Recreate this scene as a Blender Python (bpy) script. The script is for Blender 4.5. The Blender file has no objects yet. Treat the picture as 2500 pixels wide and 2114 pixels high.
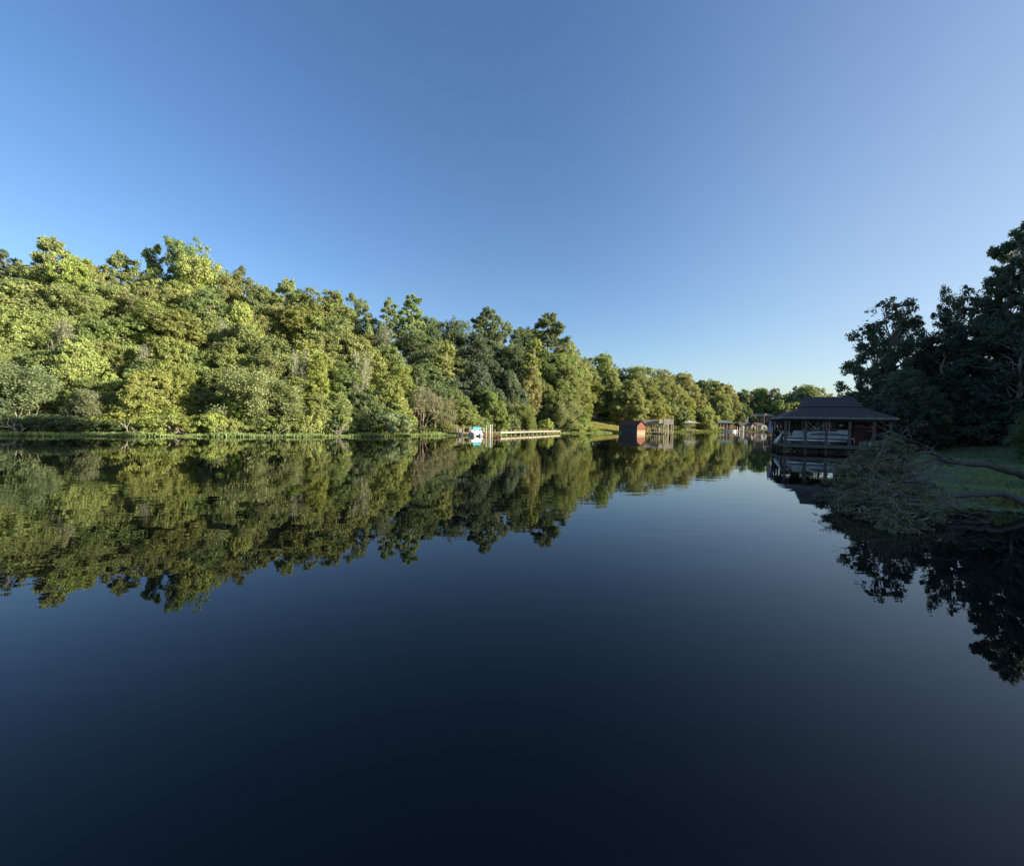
import bpy, math, random
import numpy as np
from mathutils import Matrix, Vector, Euler
R = math.radians
random.seed(7)
sc = bpy.context.scene
col = sc.collection

# ------------------------------------------------------------------ camera
F = 1057.0                        # focal length in pixels of a 2500 px wide frame
EYE = 2.3
CAMROT = Matrix.Rotation(R(90 - 1.4), 3, 'X') @ Matrix.Rotation(R(1.117), 3, 'Z')
cam = bpy.data.cameras.new('camera'); cam.lens = F / 2500 * 36; cam.sensor_width = 36
cam.clip_start = 0.05; cam.clip_end = 5000
co = bpy.data.objects.new('camera', cam); col.objects.link(co)
co.matrix_world = Matrix.Translation((0, 0, EYE)) @ CAMROT.to_4x4()
sc.camera = co
# ------------------------------------------------------------------ light
SUN_AZ, SUN_EL = 100.0, 16.0       # azimuth clockwise from the view direction (+Y)
w = bpy.data.worlds.new('World'); sc.world = w; w.use_nodes = True
nt = w.node_tree; nt.nodes.clear()
sky = nt.nodes.new('ShaderNodeTexSky'); sky.sky_type = 'NISHITA'; sky.sun_disc = False
sky.sun_elevation = R(SUN_EL); sky.sun_rotation = R(SUN_AZ)
sky.altitude = 200; sky.air_density = 1.0; sky.dust_density = 1.7; sky.ozone_density = 2.4
bg = nt.nodes.new('ShaderNodeBackground'); bg.inputs[1].default_value = 0.088
wo = nt.nodes.new('ShaderNodeOutputWorld')
hsv = nt.nodes.new('ShaderNodeHueSaturation'); hsv.inputs['Saturation'].default_value = 1.15; hsv.inputs['Hue'].default_value = 0.507
nt.links.new(sky.outputs[0], hsv.inputs['Color']); # pale air around the low sun, widening towards the horizon on its side
tcw = nt.nodes.new('ShaderNodeTexCoord'); dt = nt.nodes.new('ShaderNodeVectorMath'); dt.operation = 'DOT_PRODUCT'
dt.inputs[1].default_value = (math.sin(R(92)) * math.cos(R(18)), math.cos(R(92)) * math.cos(R(18)), math.sin(R(18)))
nt.links.new(tcw.outputs['Generated'], dt.inputs[0])
gl = nt.nodes.new('ShaderNodeMapRange'); gl.inputs['From Min'].default_value = 0.15; gl.inputs['From Max'].default_value = 0.95; gl.inputs['To Max'].default_value = 0.66
gl.interpolation_type = 'SMOOTHSTEP'; nt.links.new(dt.outputs['Value'], gl.inputs[0])
gmx = nt.nodes.new('ShaderNodeMix'); gmx.data_type = 'RGBA'; gmx.inputs[7].default_value = (1.95, 2.45, 2.75, 1)
sxyz = nt.nodes.new('ShaderNodeSeparateXYZ'); nt.links.new(tcw.outputs['Generated'], sxyz.inputs[0])
lowz = nt.nodes.new('ShaderNodeMapRange'); lowz.inputs['From Min'].default_value = 0.05; lowz.inputs['From Max'].default_value = 0.75; lowz.inputs['To Min'].default_value = 1.0; lowz.inputs['To Max'].default_value = 0.15
nt.links.new(sxyz.outputs['Z'], lowz.inputs[0]); gm2 = nt.nodes.new('ShaderNodeMath'); gm2.operation = 'MULTIPLY'
nt.links.new(gl.outputs[0], gm2.inputs[0]); nt.links.new(lowz.outputs[0], gm2.inputs[1]); nt.links.new(gm2.outputs[0], gmx.inputs[0]); nt.links.new(hsv.outputs[0], gmx.inputs[6]); nt.links.new(gmx.outputs[2], bg.inputs[0]); nt.links.new(bg.outputs[0], wo.inputs[0])
sl = bpy.data.lights.new('sun', 'SUN'); sl.energy = 5.0; sl.angle = R(0.5); sl.color = (1.0, 0.90, 0.74)
so = bpy.data.objects.new('sun', sl); col.objects.link(so)
sdir = Vector((math.sin(R(SUN_AZ)) * math.cos(R(SUN_EL)), math.cos(R(SUN_AZ)) * math.cos(R(SUN_EL)), math.sin(R(SUN_EL))))
so.rotation_euler = sdir.to_track_quat('Z', 'Y').to_euler(); so.location = (60, 0, 60)
sc.view_settings.view_transform = 'Standard'; sc.view_settings.look = 'None'
sc.view_settings.exposure = 1.42; sc.view_settings.gamma = 1.0
sc.cycles.max_bounces = 6; sc.cycles.diffuse_bounces = 3; sc.cycles.glossy_bounces = 3
sc.cycles.transmission_bounces = 3; sc.cycles.transparent_max_bounces = 4

# ------------------------------------------------------------------ pixel -> place
S = 2500 / 2086.0
def ray(px, py):
    return CAMROT @ Vector(((px - 1250) / F, -(py - 1057) / F, -1))
def hor(px): return 1006.7 + 0.0195 * px
def P(px, py, Y):
    d = ray(px, py); t = Y / d.y
    return Vector((d.x * t, Y, EYE + d.z * t))
def colX(px, Y): return P(px, hor(px), Y).x

# ------------------------------------------------------------------ materials
def mat(name, color, rough=0.7, metal=0.0, noise=0.0, scale=3.0, spec=0.3, bump=0.0, stretch=None, c2=None):
    m = bpy.data.materials.new(name); m.use_nodes = True
    n = m.node_tree; b = n.nodes['Principled BSDF']
    b.inputs['Base Color'].default_value = (*color, 1); b.inputs['Roughness'].default_value = rough
    b.inputs['Metallic'].default_value = metal; b.inputs['Specular IOR Level'].default_value = spec
    if noise or bump:
        tc = n.nodes.new('ShaderNodeTexCoord'); mp = n.nodes.new('ShaderNodeMapping')
        mp.inputs['Scale'].default_value = stretch or (1, 1, 1)
        n.links.new(tc.outputs['Object'], mp.inputs[0])
        t = n.nodes.new('ShaderNodeTexNoise'); t.inputs['Scale'].default_value = scale; t.inputs['Detail'].default_value = 5
        n.links.new(mp.outputs[0], t.inputs[0])
        if noise:
            rp = n.nodes.new('ShaderNodeValToRGB')
            rp.color_ramp.elements[0].position = 0.3; rp.color_ramp.elements[1].position = 0.7
            a = c2 or tuple(c * (1 - noise) for c in color)
            rp.color_ramp.elements[0].color = (*a, 1)
            rp.color_ramp.elements[1].color = (*[min(1, c * (1 + noise * 0.5)) for c in color], 1)
            n.links.new(t.outputs[0], rp.inputs[0]); n.links.new(rp.outputs[0], b.inputs['Base Color'])
        if bump:
            bp = n.nodes.new('ShaderNodeBump'); bp.inputs['Strength'].default_value = bump; bp.inputs['Distance'].default_value = 0.03
            n.links.new(t.outputs[0], bp.inputs['Height']); n.links.new(bp.outputs[0], b.inputs['Normal'])
    return m

def leaf_mat(name, transl=0.38, tint=(1.25, 1.15, 0.6), vary=0.34):
    """leaf colour = object colour, varied per leaf cluster"""
    m = bpy.data.materials.new(name); m.use_nodes = True
    n = m.node_tree; n.nodes.clear()
    out = n.nodes.new('ShaderNodeOutputMaterial')
    oi = n.nodes.new('ShaderNodeObjectInfo')
    at = n.nodes.new('ShaderNodeAttribute'); at.attribute_name = 'var'
    mr = n.nodes.new('ShaderNodeMapRange'); mr.inputs['To Min'].default_value = 1 - vary; mr.inputs['To Max'].default_value = 1 + vary
    n.links.new(at.outputs['Fac'], mr.inputs[0])
    hs = n.nodes.new('ShaderNodeHueSaturation')
    mh = n.nodes.new('ShaderNodeMapRange'); mh.inputs['To Min'].default_value = 0.512; mh.inputs['To Max'].default_value = 0.478
    at2 = n.nodes.new('ShaderNodeAttribute'); at2.attribute_name = 'var2'
    n.links.new(at2.outputs['Fac'], mh.inputs[0]); n.links.new(mh.outputs[0], hs.inputs['Hue'])
    hs.inputs['Saturation'].default_value = 0.90; n.links.new(oi.outputs['Color'], hs.inputs['Color']); n.links.new(mr.outputs[0], hs.inputs['Value'])
    b = n.nodes.new('ShaderNodeBsdfPrincipled'); b.inputs['Roughness'].default_value = 0.55
    b.inputs['Specular IOR Level'].default_value = 0.25
    n.links.new(hs.outputs[0], b.inputs['Base Color'])
    tr = n.nodes.new('ShaderNodeBsdfTranslucent')
    mx = n.nodes.new('ShaderNodeMix'); mx.data_type = 'RGBA'; mx.blend_type = 'MULTIPLY'
    mx.inputs[0].default_value = 1; mx.inputs[7].default_value = (*tint, 1)
    n.links.new(hs.outputs[0], mx.inputs[6]); n.links.new(mx.outputs[2], tr.inputs[0])
    ms = n.nodes.new('ShaderNodeMixShader'); ms.inputs[0].default_value = transl
    n.links.new(b.outputs[0], ms.inputs[1]); n.links.new(tr.outputs[0], ms.inputs[2])
    n.links.new(ms.outputs[0], out.inputs[0])
    return m

def col_mat(name, rough=0.8, noise=0.35, scale=2.5, stretch=(1, 1, 0.25)):
    """bark whose colour is the object colour with streaks"""
    m = mat(name, (1, 1, 1), rough, noise=noise, scale=scale, stretch=stretch, bump=0.5)
    n = m.node_tree; b = n.nodes['Principled BSDF']
    oi = n.nodes.new('ShaderNodeObjectInfo')
    mx = n.nodes.new('ShaderNodeMix'); mx.data_type = 'RGBA'; mx.blend_type = 'MULTIPLY'; mx.inputs[0].default_value = 1
    src = b.inputs['Base Color'].links[0].from_socket
    n.links.new(src, mx.inputs[6]); n.links.new(oi.outputs['Color'], mx.inputs[7]); n.links.new(mx.outputs[2], b.inputs['Base Color'])
    return m

LEAF = leaf_mat('leaf'); NEEDLE = leaf_mat('needle', 0.2, vary=0.35); BARK = col_mat('bark')
GRASS = leaf_mat('grass_blade', 0.4, vary=0.35)
WOOD = mat('weathered_wood', (0.30, 0.25, 0.19), 0.85, noise=0.4, scale=4, stretch=(1, 1, 0.15))
WOODG = mat('grey_boards', (0.33, 0.31, 0.26), 0.85, noise=0.45, scale=5, stretch=(3, 3, 0.2))
PALEWOOD = mat('pale_boards', (0.42, 0.36, 0.26), 0.8, noise=0.3, scale=5)
DARKWOOD = mat('dark_brown_wood', (0.075, 0.056, 0.047), 0.8, noise=0.4, scale=3, stretch=(2, 2, 0.3))
POSTW = mat('old_post', (0.17, 0.14, 0.11), 0.85, noise=0.4, scale=4, stretch=(2, 2, 0.2))
FASCIA = mat('fascia', (0.30, 0.28, 0.25), 0.7, noise=0.2, scale=2)
SHINGLE = mat('dark_shingles', (0.118, 0.092, 0.090), 0.9, noise=0.45, scale=9, stretch=(1, 1, 3), bump=0.4)
def courses(m, freq):
    n = m.node_tree; b = n.nodes['Principled BSDF']; src = b.inputs['Base Color'].links[0].from_socket
    tc = n.nodes.new('ShaderNodeTexCoord'); wv = n.nodes.new('ShaderNodeTexWave'); wv.bands_direction = 'Z'; wv.wave_profile = 'SAW'
    wv.inputs['Scale'].default_value = freq; wv.inputs['Distortion'].default_value = 0.6; wv.inputs['Detail'].default_value = 2
    n.links.new(tc.outputs['Object'], wv.inputs[0])
    mr = n.nodes.new('ShaderNodeMapRange'); mr.inputs['To Min'].default_value = 0.62; mr.inputs['To Max'].default_value = 1.15
    n.links.new(wv.outputs['Fac'], mr.inputs[0])
    mx = n.nodes.new('ShaderNodeMix'); mx.data_type = 'RGBA'; mx.blend_type = 'MULTIPLY'; mx.inputs[0].default_value = 1
    n.links.new(src, mx.inputs[6]); n.links.new(mr.outputs[0], mx.inputs[7]); n.links.new(mx.outputs[2], b.inputs['Base Color'])
courses(SHINGLE, 3.2)
REDWALL = mat('red_boards', (0.21, 0.08, 0.04), 0.85, noise=0.6, scale=5, stretch=(4, 4, 0.2))
GREYWALL = mat('grey_blue_boards', (0.10, 0.11, 0.12), 0.85, noise=0.5, scale=4, stretch=(3, 3, 0.3))
MAROON = mat('maroon_roof', (0.10, 0.055, 0.052), 0.85, noise=0.35, scale=3)
CREAM = mat('cream_boards', (0.55, 0.42, 0.30), 0.75, noise=0.15, scale=3)
WHITE = mat('white_paint', (0.80, 0.80, 0.78), 0.45, noise=0.08, scale=3)
GELCOAT = mat('white_gelcoat', (0.60, 0.61, 0.63), 0.25, spec=0.5, noise=0.05, scale=2)
TEAL = mat('teal_canvas', (0.10, 0.42, 0.46), 0.8, noise=0.15, scale=3)
BLUEGREY = mat('blue_grey_panel', (0.10, 0.17, 0.21), 0.3, spec=0.5, noise=0.1)
METAL = mat('aluminium', (0.62, 0.64, 0.66), 0.3, 0.8, noise=0.1)
BLACK = mat('black_plastic', (0.02, 0.022, 0.025), 0.4, noise=0.2)
GREENROOF = mat('green_roof', (0.13, 0.17, 0.15), 0.7, noise=0.25, scale=2)
GREYROOF = mat('grey_metal_roof', (0.50, 0.52, 0.48), 0.55, noise=0.2, scale=2)
BRICK = mat('brick', (0.45, 0.25, 0.16), 0.85, noise=0.35, scale=6)
GLASS = mat('dark_glass', (0.03, 0.035, 0.04), 0.08, spec=0.6, noise=0.1)
RED = mat('red_cloth', (0.22, 0.025, 0.03), 0.8, noise=0.3)
NAVY = mat('navy_cloth', (0.03, 0.045, 0.16), 0.8, noise=0.2)
WCLOTH = mat('white_cloth', (0.72, 0.72, 0.74), 0.8, noise=0.1)
YELLOW = mat('yellow_plastic', (0.62, 0.62, 0.08), 0.5, noise=0.1)
LAMPG = mat('opal_glass', (0.75, 0.75, 0.72), 0.3, noise=0.05)
TERRAC = mat('earth', (0.18, 0.12, 0.08), 0.9, noise=0.3)

# ------------------------------------------------------------------ object helpers
def tag(o, label=None, cat=None, group=None, kind=None):
    if label: o['label'] = label
    if cat: o['category'] = cat
    if group: o['group'] = group
    if kind: o['kind'] = kind
    return o
def thing(name, label, cat, loc=(0, 0, 0), rz=0.0, group=None):
    o = bpy.data.objects.new(name, None); col.objects.link(o)
    o.location = loc; o.rotation_euler = (0, 0, rz); o.empty_display_size = 0.3
    return tag(o, label, cat, group)
def link(name, me, m, parent=None):
    if m is not None: me.materials.append(m)
    o = bpy.data.objects.new(name, me); col.objects.link(o)
    if parent is not None: o.parent = parent
    return o
def np_mesh(name, v, f, attrs=None, smooth=False):
    """v (N,3), f (M,k)"""
    me = bpy.data.meshes.new(name); v = np.asarray(v, np.float32); f = np.asarray(f, np.int32)
    me.vertices.add(len(v)); me.vertices.foreach_set('co', v.ravel())
    k = f.shape[1]
    me.loops.add(f.size); me.loops.foreach_set('vertex_index', f.ravel())
    me.polygons.add(len(f)); me.polygons.foreach_set('loop_start', np.arange(0, f.size, k, dtype=np.int32))
    me.polygons.foreach_set('loop_total', np.full(len(f), k, np.int32))
    if smooth: me.polygons.foreach_set('use_smooth', np.ones(len(f), bool))
    for nm, a in (attrs or {}).items():
        at = me.attributes.new(nm, 'FLOAT', 'FACE'); at.data.foreach_set('value', np.asarray(a, np.float32))
    me.update(calc_edges=True)
    return me

class MB:
    def __init__(s): s.v = []; s.f = []
    def add(s, vs, fs):
        n = len(s.v); s.v += [tuple(x) for x in vs]; s.f += [tuple(i + n for i in f) for f in fs]
        return s
    def box(s, x0, y0, z0, x1, y1, z1):
        return s.add([(x0, y0, z0), (x1, y0, z0), (x1, y1, z0), (x0, y1, z0), (x0, y0, z1), (x1, y0, z1), (x1, y1, z1), (x0, y1, z1)],
                     [(0, 3, 2, 1), (4, 5, 6, 7), (0, 1, 5, 4), (1, 2, 6, 5), (2, 3, 7, 6), (3, 0, 4, 7)])
    def tube(s, pts, r, k=6, caps=True):
        pts = [Vector(p) for p in pts]; rs = r if isinstance(r, (list, tuple)) else [r] * len(pts)
        vs = []; up = Vector((0, 0, 1))
        for i, p in enumerate(pts):
            d = (pts[min(i + 1, len(pts) - 1)] - pts[max(i - 1, 0)]).normalized()
            a = d.cross(up)
            if a.length < 0.05: a = d.cross(Vector((1, 0, 0)))
            a.normalize(); b = d.cross(a)
            for j in range(k):
                t = 2 * math.pi * (j + 0.5) / k
                vs.append(p + (a * math.cos(t) + b * math.sin(t)) * rs[i])
        fs = []
        for i in range(len(pts) - 1):
            for j in range(k):
                fs.append((i * k + j, i * k + (j + 1) % k, (i + 1) * k + (j + 1) % k, (i + 1) * k + j))
        if caps: fs.append(tuple(range(k))); fs.append(tuple(range((len(pts) - 1) * k, len(pts) * k))[::-1])
        return s.add(vs, fs)
    def prism(s, poly, y0, y1):
        """poly in x,z extruded along y"""
        n = len(poly); vs = [(x, y0, z) for x, z in poly] + [(x, y1, z) for x, z in poly]
        fs = [tuple(range(n)), tuple(range(n, 2 * n))[::-1]] + [(i, i + n, (i + 1) % n + n, (i + 1) % n) for i in range(n)]
        return s.add(vs, fs)
    def prismx(s, poly, x0, x1):
        """poly in y,z extruded along x"""
        n = len(poly); vs = [(x0, y, z) for y, z in poly] + [(x1, y, z) for y, z in poly]
        fs = [tuple(range(n))[::-1], tuple(range(n, 2 * n))] + [(i, (i + 1) % n, (i + 1) % n + n, i + n) for i in range(n)]
        return s.add(vs, fs)
    def slab(s, quad, th):
        q = [Vector(p) for p in quad]; n = (q[1] - q[0]).cross(q[2] - q[0]).normalized() * th
        k = len(q); vs = q + [p - n for p in q]
        return s.add(vs, [tuple(range(k)), tuple(range(k, 2 * k))[::-1]] + [(i, i + k, (i + 1) % k + k, (i + 1) % k) for i in range(k)])
    def ball(s, c, r, n=10, m=7):
        rx, ry, rz = r if isinstance(r, tuple) else (r, r, r)
        vs = [(c[0], c[1], c[2] + rz)]
        for i in range(1, m):
            for j in range(n):
                a = math.pi * i / m; t = 2 * math.pi * j / n
                vs.append((c[0] + rx * math.sin(a) * math.cos(t), c[1] + ry * math.sin(a) * math.sin(t), c[2] + rz * math.cos(a)))
        vs.append((c[0], c[1], c[2] - rz)); L = len(vs) - 1; fs = []
        for j in range(n):
            fs.append((0, 1 + j, 1 + (j + 1) % n)); fs.append((L, 1 + (m - 2) * n + (j + 1) % n, 1 + (m - 2) * n + j))
            for i in range(m - 2):
                fs.append((1 + i * n + j, 1 + (i + 1) * n + j, 1 + (i + 1) * n + (j + 1) % n, 1 + i * n + (j + 1) % n))
        return s.add(vs, fs)
    def build(s, name, m, parent=None, bevel=0.0, smooth=False):
        me = bpy.data.meshes.new(name); me.from_pydata(s.v, [], s.f); me.update()
        import bmesh
        bm = bmesh.new(); bm.from_mesh(me); bmesh.ops.recalc_face_normals(bm, faces=bm.faces)
        if bevel: bmesh.ops.bevel(bm, geom=list(bm.edges), offset=bevel, segments=1, affect='EDGES')
        bm.to_mesh(me); bm.free()
        if smooth:
            for p in me.polygons: p.use_smooth = True
        return link(name, me, m, parent)

# ------------------------------------------------------------------ lake and ground
SHORE = [(-500, 24), (-120, 40), (0, 44), (300, 47), (500, 49.5), (780, 55), (960, 62), (1085, 70), (1200, 80), (1360, 100), (1440, 108),
         (1500, 116), (1560, 124), (1625, 134), (1660, 158), (1730, 180), (1790, 212), (1900, 226)]
LAKE = [(-230, -140), (-90, -20), (-75, 10)] + [(colX(px, Y), Y) for px, Y in SHORE[1:]]
LAKE += [(156, 236), (142, 215), (100, 155), (64, 97), (50, 60), (43, 51), (40, 46), (39, 40), (38, 30), (32, 12), (27, -5), (24, -40), (40, -140)]
LK = np.array(LAKE)
def lake_sd(X, Y):
    """signed distance to the shoreline, positive on land"""
    X = np.asarray(X, float); Y = np.asarray(Y, float)
    dmin = np.full(X.shape, 1e9); inside = np.zeros(X.shape, bool)
    n = len(LK)
    for i in range(n):
        ax, ay = LK[i]; bx, by = LK[(i + 1) % n]
        dx, dy = bx - ax, by - ay
        t = np.clip(((X - ax) * dx + (Y - ay) * dy) / (dx * dx + dy * dy), 0, 1)
        dmin = np.minimum(dmin, np.hypot(X - ax - t * dx, Y - ay - t * dy))
        c = ((ay > Y) != (by > Y))
        with np.errstate(divide='ignore', invalid='ignore'):
            xi = (bx - ax) * (Y - ay) / (by - ay if by != ay else 1e-9) + ax
        inside ^= c & (X < xi)
    return np.where(inside, -dmin, dmin)
def wob(X, Y):
    return 0.5 * np.sin(X * 0.31 + 1.3 * np.sin(Y * 0.23)) + 0.35 * np.sin(Y * 0.47 + X * 0.13) + 0.2 * np.sin(X * 1.1 + Y * 0.9)
def ground_z(X, Y):
    X = np.asarray(X, float); Y = np.asarray(Y, float)
    d = lake_sd(X, Y)
    k = np.interp(Y, [30, 70, 100, 130, 200, 260], [0.30, 0.30, 0.20, 0.17, 0.11, 0.11])
    right = np.clip((X - Y * 0.66 - 3) / 8, 0, 1) * (Y < 235)
    k = k * (1 - right) + 0.07 * right
    up = 0.16 * np.clip(d, 0, 2.5) + k * np.clip(d - 2.5, 0, 46) + 0.02 * np.clip(d - 46, 0, 400)
    z = np.where(d < 0, -0.05 - 0.25 * np.minimum(-d, 8), up + 0.02)
    return z + np.clip(d / 10, 0, 1) * wob(X, Y) * 0.4
def gz(x, y): return float(ground_z(np.array([x]), np.array([y]))[0])

def axis(a, b, s, far):
    mid = np.arange(a, b, s); k = np.array([1, 3, 7, 15, 30, 60, 120, 240, 500, 1000, 2000]) * 3.0
    k = k[k < far]
    return np.concatenate([a - k[::-1], mid, mid[-1] + k])
gx = axis(-150, 260, 1.6, 3000); gy = axis(-60, 330, 1.6, 3000)
GX, GY = np.meshgrid(gx, gy); Z = ground_z(GX, GY)
nx, ny = len(gx), len(gy); idx = np.arange(nx * ny).reshape(ny, nx)
fq = np.stack([idx[:-1, :-1], idx[:-1, 1:], idx[1:, 1:], idx[1:, :-1]], -1).reshape(-1, 4)
me = np_mesh('ground', np.stack([GX, GY, Z], -1).reshape(-1, 3), fq, smooth=True)
gm = bpy.data.materials.new('ground'); gm.use_nodes = True; n = gm.node_tree; b = n.nodes['Principled BSDF']
b.inputs['Roughness'].default_value = 0.95; b.inputs['Specular IOR Level'].default_value = 0.1
tc = n.nodes.new('ShaderNodeTexCoord'); t1 = n.nodes.new('ShaderNodeTexNoise'); t1.inputs['Scale'].default_value = 0.35; t1.inputs['Detail'].default_value = 8
n.links.new(tc.outputs['Object'], t1.inputs[0])
rp = n.nodes.new('ShaderNodeValToRGB'); e = rp.color_ramp.elements
e[0].position = 0.38; e[0].color = (0.08, 0.10, 0.035, 1); e[1].position = 0.62; e[1].color = (0.17, 0.115, 0.07, 1)
n.links.new(t1.outputs[0], rp.inputs[0]); n.links.new(rp.outputs[0], b.inputs['Base Color'])
tag(link('ground', me, gm), kind='structure')

# water
wm = bpy.data.materials.new('lake_water'); wm.use_nodes = True; n = wm.node_tree; b = n.nodes['Principled BSDF']
b.inputs['Base Color'].default_value = (0.003, 0.006, 0.006, 1); b.inputs['Roughness'].default_value = 0.0; b.inputs['IOR'].default_value = 1.333
tc = n.nodes.new('ShaderNodeTexCoord')
def wnoise(scale, sx, sy, rot=0.0, detail=2):
    mp = n.nodes.new('ShaderNodeMapping'); mp.inputs['Scale'].default_value = (sx, sy, 1); mp.inputs['Rotation'].default_value = (0, 0, rot)
    n.links.new(tc.outputs['Object'], mp.inputs[0])
    t = n.nodes.new('ShaderNodeTexNoise'); t.inputs['Scale'].default_value = scale; t.inputs['Detail'].default_value = detail
    n.links.new(mp.outputs[0], t.inputs[0]); return t
t1 = wnoise(2.2, 0.45, 1.0, 0.25); t2 = wnoise(0.5, 0.5, 1.0, -0.3, 3); t3 = wnoise(0.06, 1, 1, 0, 3)
patch = n.nodes.new('ShaderNodeMapRange'); patch.inputs['From Min'].default_value = 0.42; patch.inputs['From Max'].default_value = 0.66
patch.inputs['To Min'].default_value = 0.45; patch.inputs['To Max'].default_value = 2.2
n.links.new(t3.outputs[0], patch.inputs[0])
m1 = n.nodes.new('ShaderNodeMath'); m1.operation = 'MULTIPLY'; n.links.new(t1.outputs[0], m1.inputs[0]); n.links.new(patch.outputs[0], m1.inputs[1])
m2 = n.nodes.new('ShaderNodeMath'); m2.operation = 'MULTIPLY_ADD'; n.links.new(t2.outputs[0], m2.inputs[0]); m2.inputs[1].default_value = 2.0
n.links.new(m1.outputs[0], m2.inputs[2])
bp = n.nodes.new('ShaderNodeBump'); bp.inputs['Strength'].default_value = 1.0; bp.inputs['Distance'].default_value = 0.0022
n.links.new(m2.outputs[0], bp.inputs['Height']); n.links.new(bp.outputs[0], b.inputs['Normal'])
me = np_mesh('lake_water', [(-400, -200, 0), (400, -200, 0), (400, 330, 0), (-400, 330, 0)], [(0, 1, 2, 3)])
tag(link('lake_water', me, wm), kind='structure')

# ------------------------------------------------------------------ leaves and branches
def rnd(rng, n): 
    v = rng.normal(size=(n, 3)); return v / np.linalg.norm(v, axis=1, keepdims=True)
def leaf_quads(pos, nrm, length, width, rng, along=None):
    """one rhombic leaf spray per point"""
    N = len(pos); nrm = nrm / (np.linalg.norm(nrm, axis=1, keepdims=True) + 1e-9)
    a = rng.normal(size=(N, 3)) if along is None else along + 0.25 * rng.normal(size=(N, 3))
    a -= nrm * np.sum(a * nrm, 1, keepdims=True); a /= (np.linalg.norm(a, axis=1, keepdims=True) + 1e-9)
    b = np.cross(nrm, a)
    L = (length * rng.uniform(0.7, 1.3, (N, 1))) * 0.5; W = (width * rng.uniform(0.7, 1.3, (N, 1))) * 0.5
    v = np.stack([pos - a * L, pos + b * W + a * L * 0.1, pos + a * L + nrm * L * 0.15, pos - b * W + a * L * 0.1], 1).reshape(-1, 3)
    return v, np.arange(4 * N).reshape(N, 4)
def tubes(segs, k=5):
    p0 = np.array([s[0] for s in segs], float); p1 = np.array([s[1] for s in segs], float)
    r0 = np.array([s[2] for s in segs], float)[:, None]; r1 = np.array([s[3] for s in segs], float)[:, None]
    d = p1 - p0; d /= (np.linalg.norm(d, axis=1, keepdims=True) + 1e-9)
    up = np.where(np.abs(d[:, 2:3]) > 0.9, np.array([[1.0, 0, 0]]), np.array([[0, 0, 1.0]]))
    a = np.cross(d, up); a /= np.linalg.norm(a, axis=1, keepdims=True); b = np.cross(d, a)
    vs = []
    for q, r in ((p0 - d * r0 * 0.3, r0), (p1 + d * r1 * 0.3, r1)):
        for j in range(k):
            t = 2 * math.pi * j / k; vs.append(q + (a * math.cos(t) + b * math.sin(t)) * r)
    v = np.stack(vs, 1).reshape(-1, 3); N = len(segs)
    base = np.arange(N)[:, None] * (2 * k); fs = []
    for j in range(k):
        fs.append(np.concatenate([base + j, base + (j + 1) % k, base + k + (j + 1) % k, base + k + j], 1))
    return v, np.stack(fs, 1).reshape(-1, 4)
def curve_segs(p0, p1, r0, r1, rng, n=5, sag=0.0, wander=0.05):
    p0 = np.asarray(p0, float); p1 = np.asarray(p1, float); L = np.linalg.norm(p1 - p0)
    pts = []
    for i in range(n + 1):
        t = i / n; p = p0 * (1 - t) + p1 * t
        p = p + np.array([0, 0, sag * L * math.sin(math.pi * t)])
        if 0 < i < n: p = p + rng.normal(size=3) * wander * L
        pts.append(p)
    return [(pts[i], pts[i + 1], r0 + (r1 - r0) * i / n, r0 + (r1 - r0) * (i + 1) / n) for i in range(n)]
def grow(p, d, L, r, depth, rng, segs, tips, up=0.15, spread=0.7, nch=3, minr=0.012):
    n = 4; q = np.array(p, float); d = np.array(d, float)
    for i in range(n):
        d2 = d + rng.normal(size=3) * 0.16 + np.array([0, 0, up]) * 0.3; d2 /= np.linalg.norm(d2)
        q2 = q + d2 * L / n; ra = r * (1 - 0.5 * i / n); rb = r * (1 - 0.5 * (i + 1) / n)
        segs.append((q, q2, max(ra, minr), max(rb, minr))); q = q2; d = d2
        if depth > 0 and i >= 1:
            for _ in range(1 if i < n - 1 else max(1, nch - 1)):
                e = d + rnd(rng, 1)[0] * spread; e /= np.linalg.norm(e)
                grow(q, e, L * rng.uniform(0.5, 0.75), rb * 0.65, depth - 1, rng, segs, tips, up, spread, nch, minr)
    tips.append(q)

PROTO = {}
def leaf_mesh(name, parts, rng):
    """parts: list of (pos, nrm, L, W, var, var2, along)"""
    V = []; Fc = []; a1 = []; a2 = []; o = 0
    for pos, nrm, L, Wd, v1, v2, al in parts:
        v, f = leaf_quads(pos, nrm, L, Wd, rng, al); V.append(v); Fc.append(f + o); o += len(v); a1.append(v1); a2.append(v2)
    return np_mesh(name, np.concatenate(V), np.concatenate(Fc), {'var': np.concatenate(a1), 'var2': np.concatenate(a2)})

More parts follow.
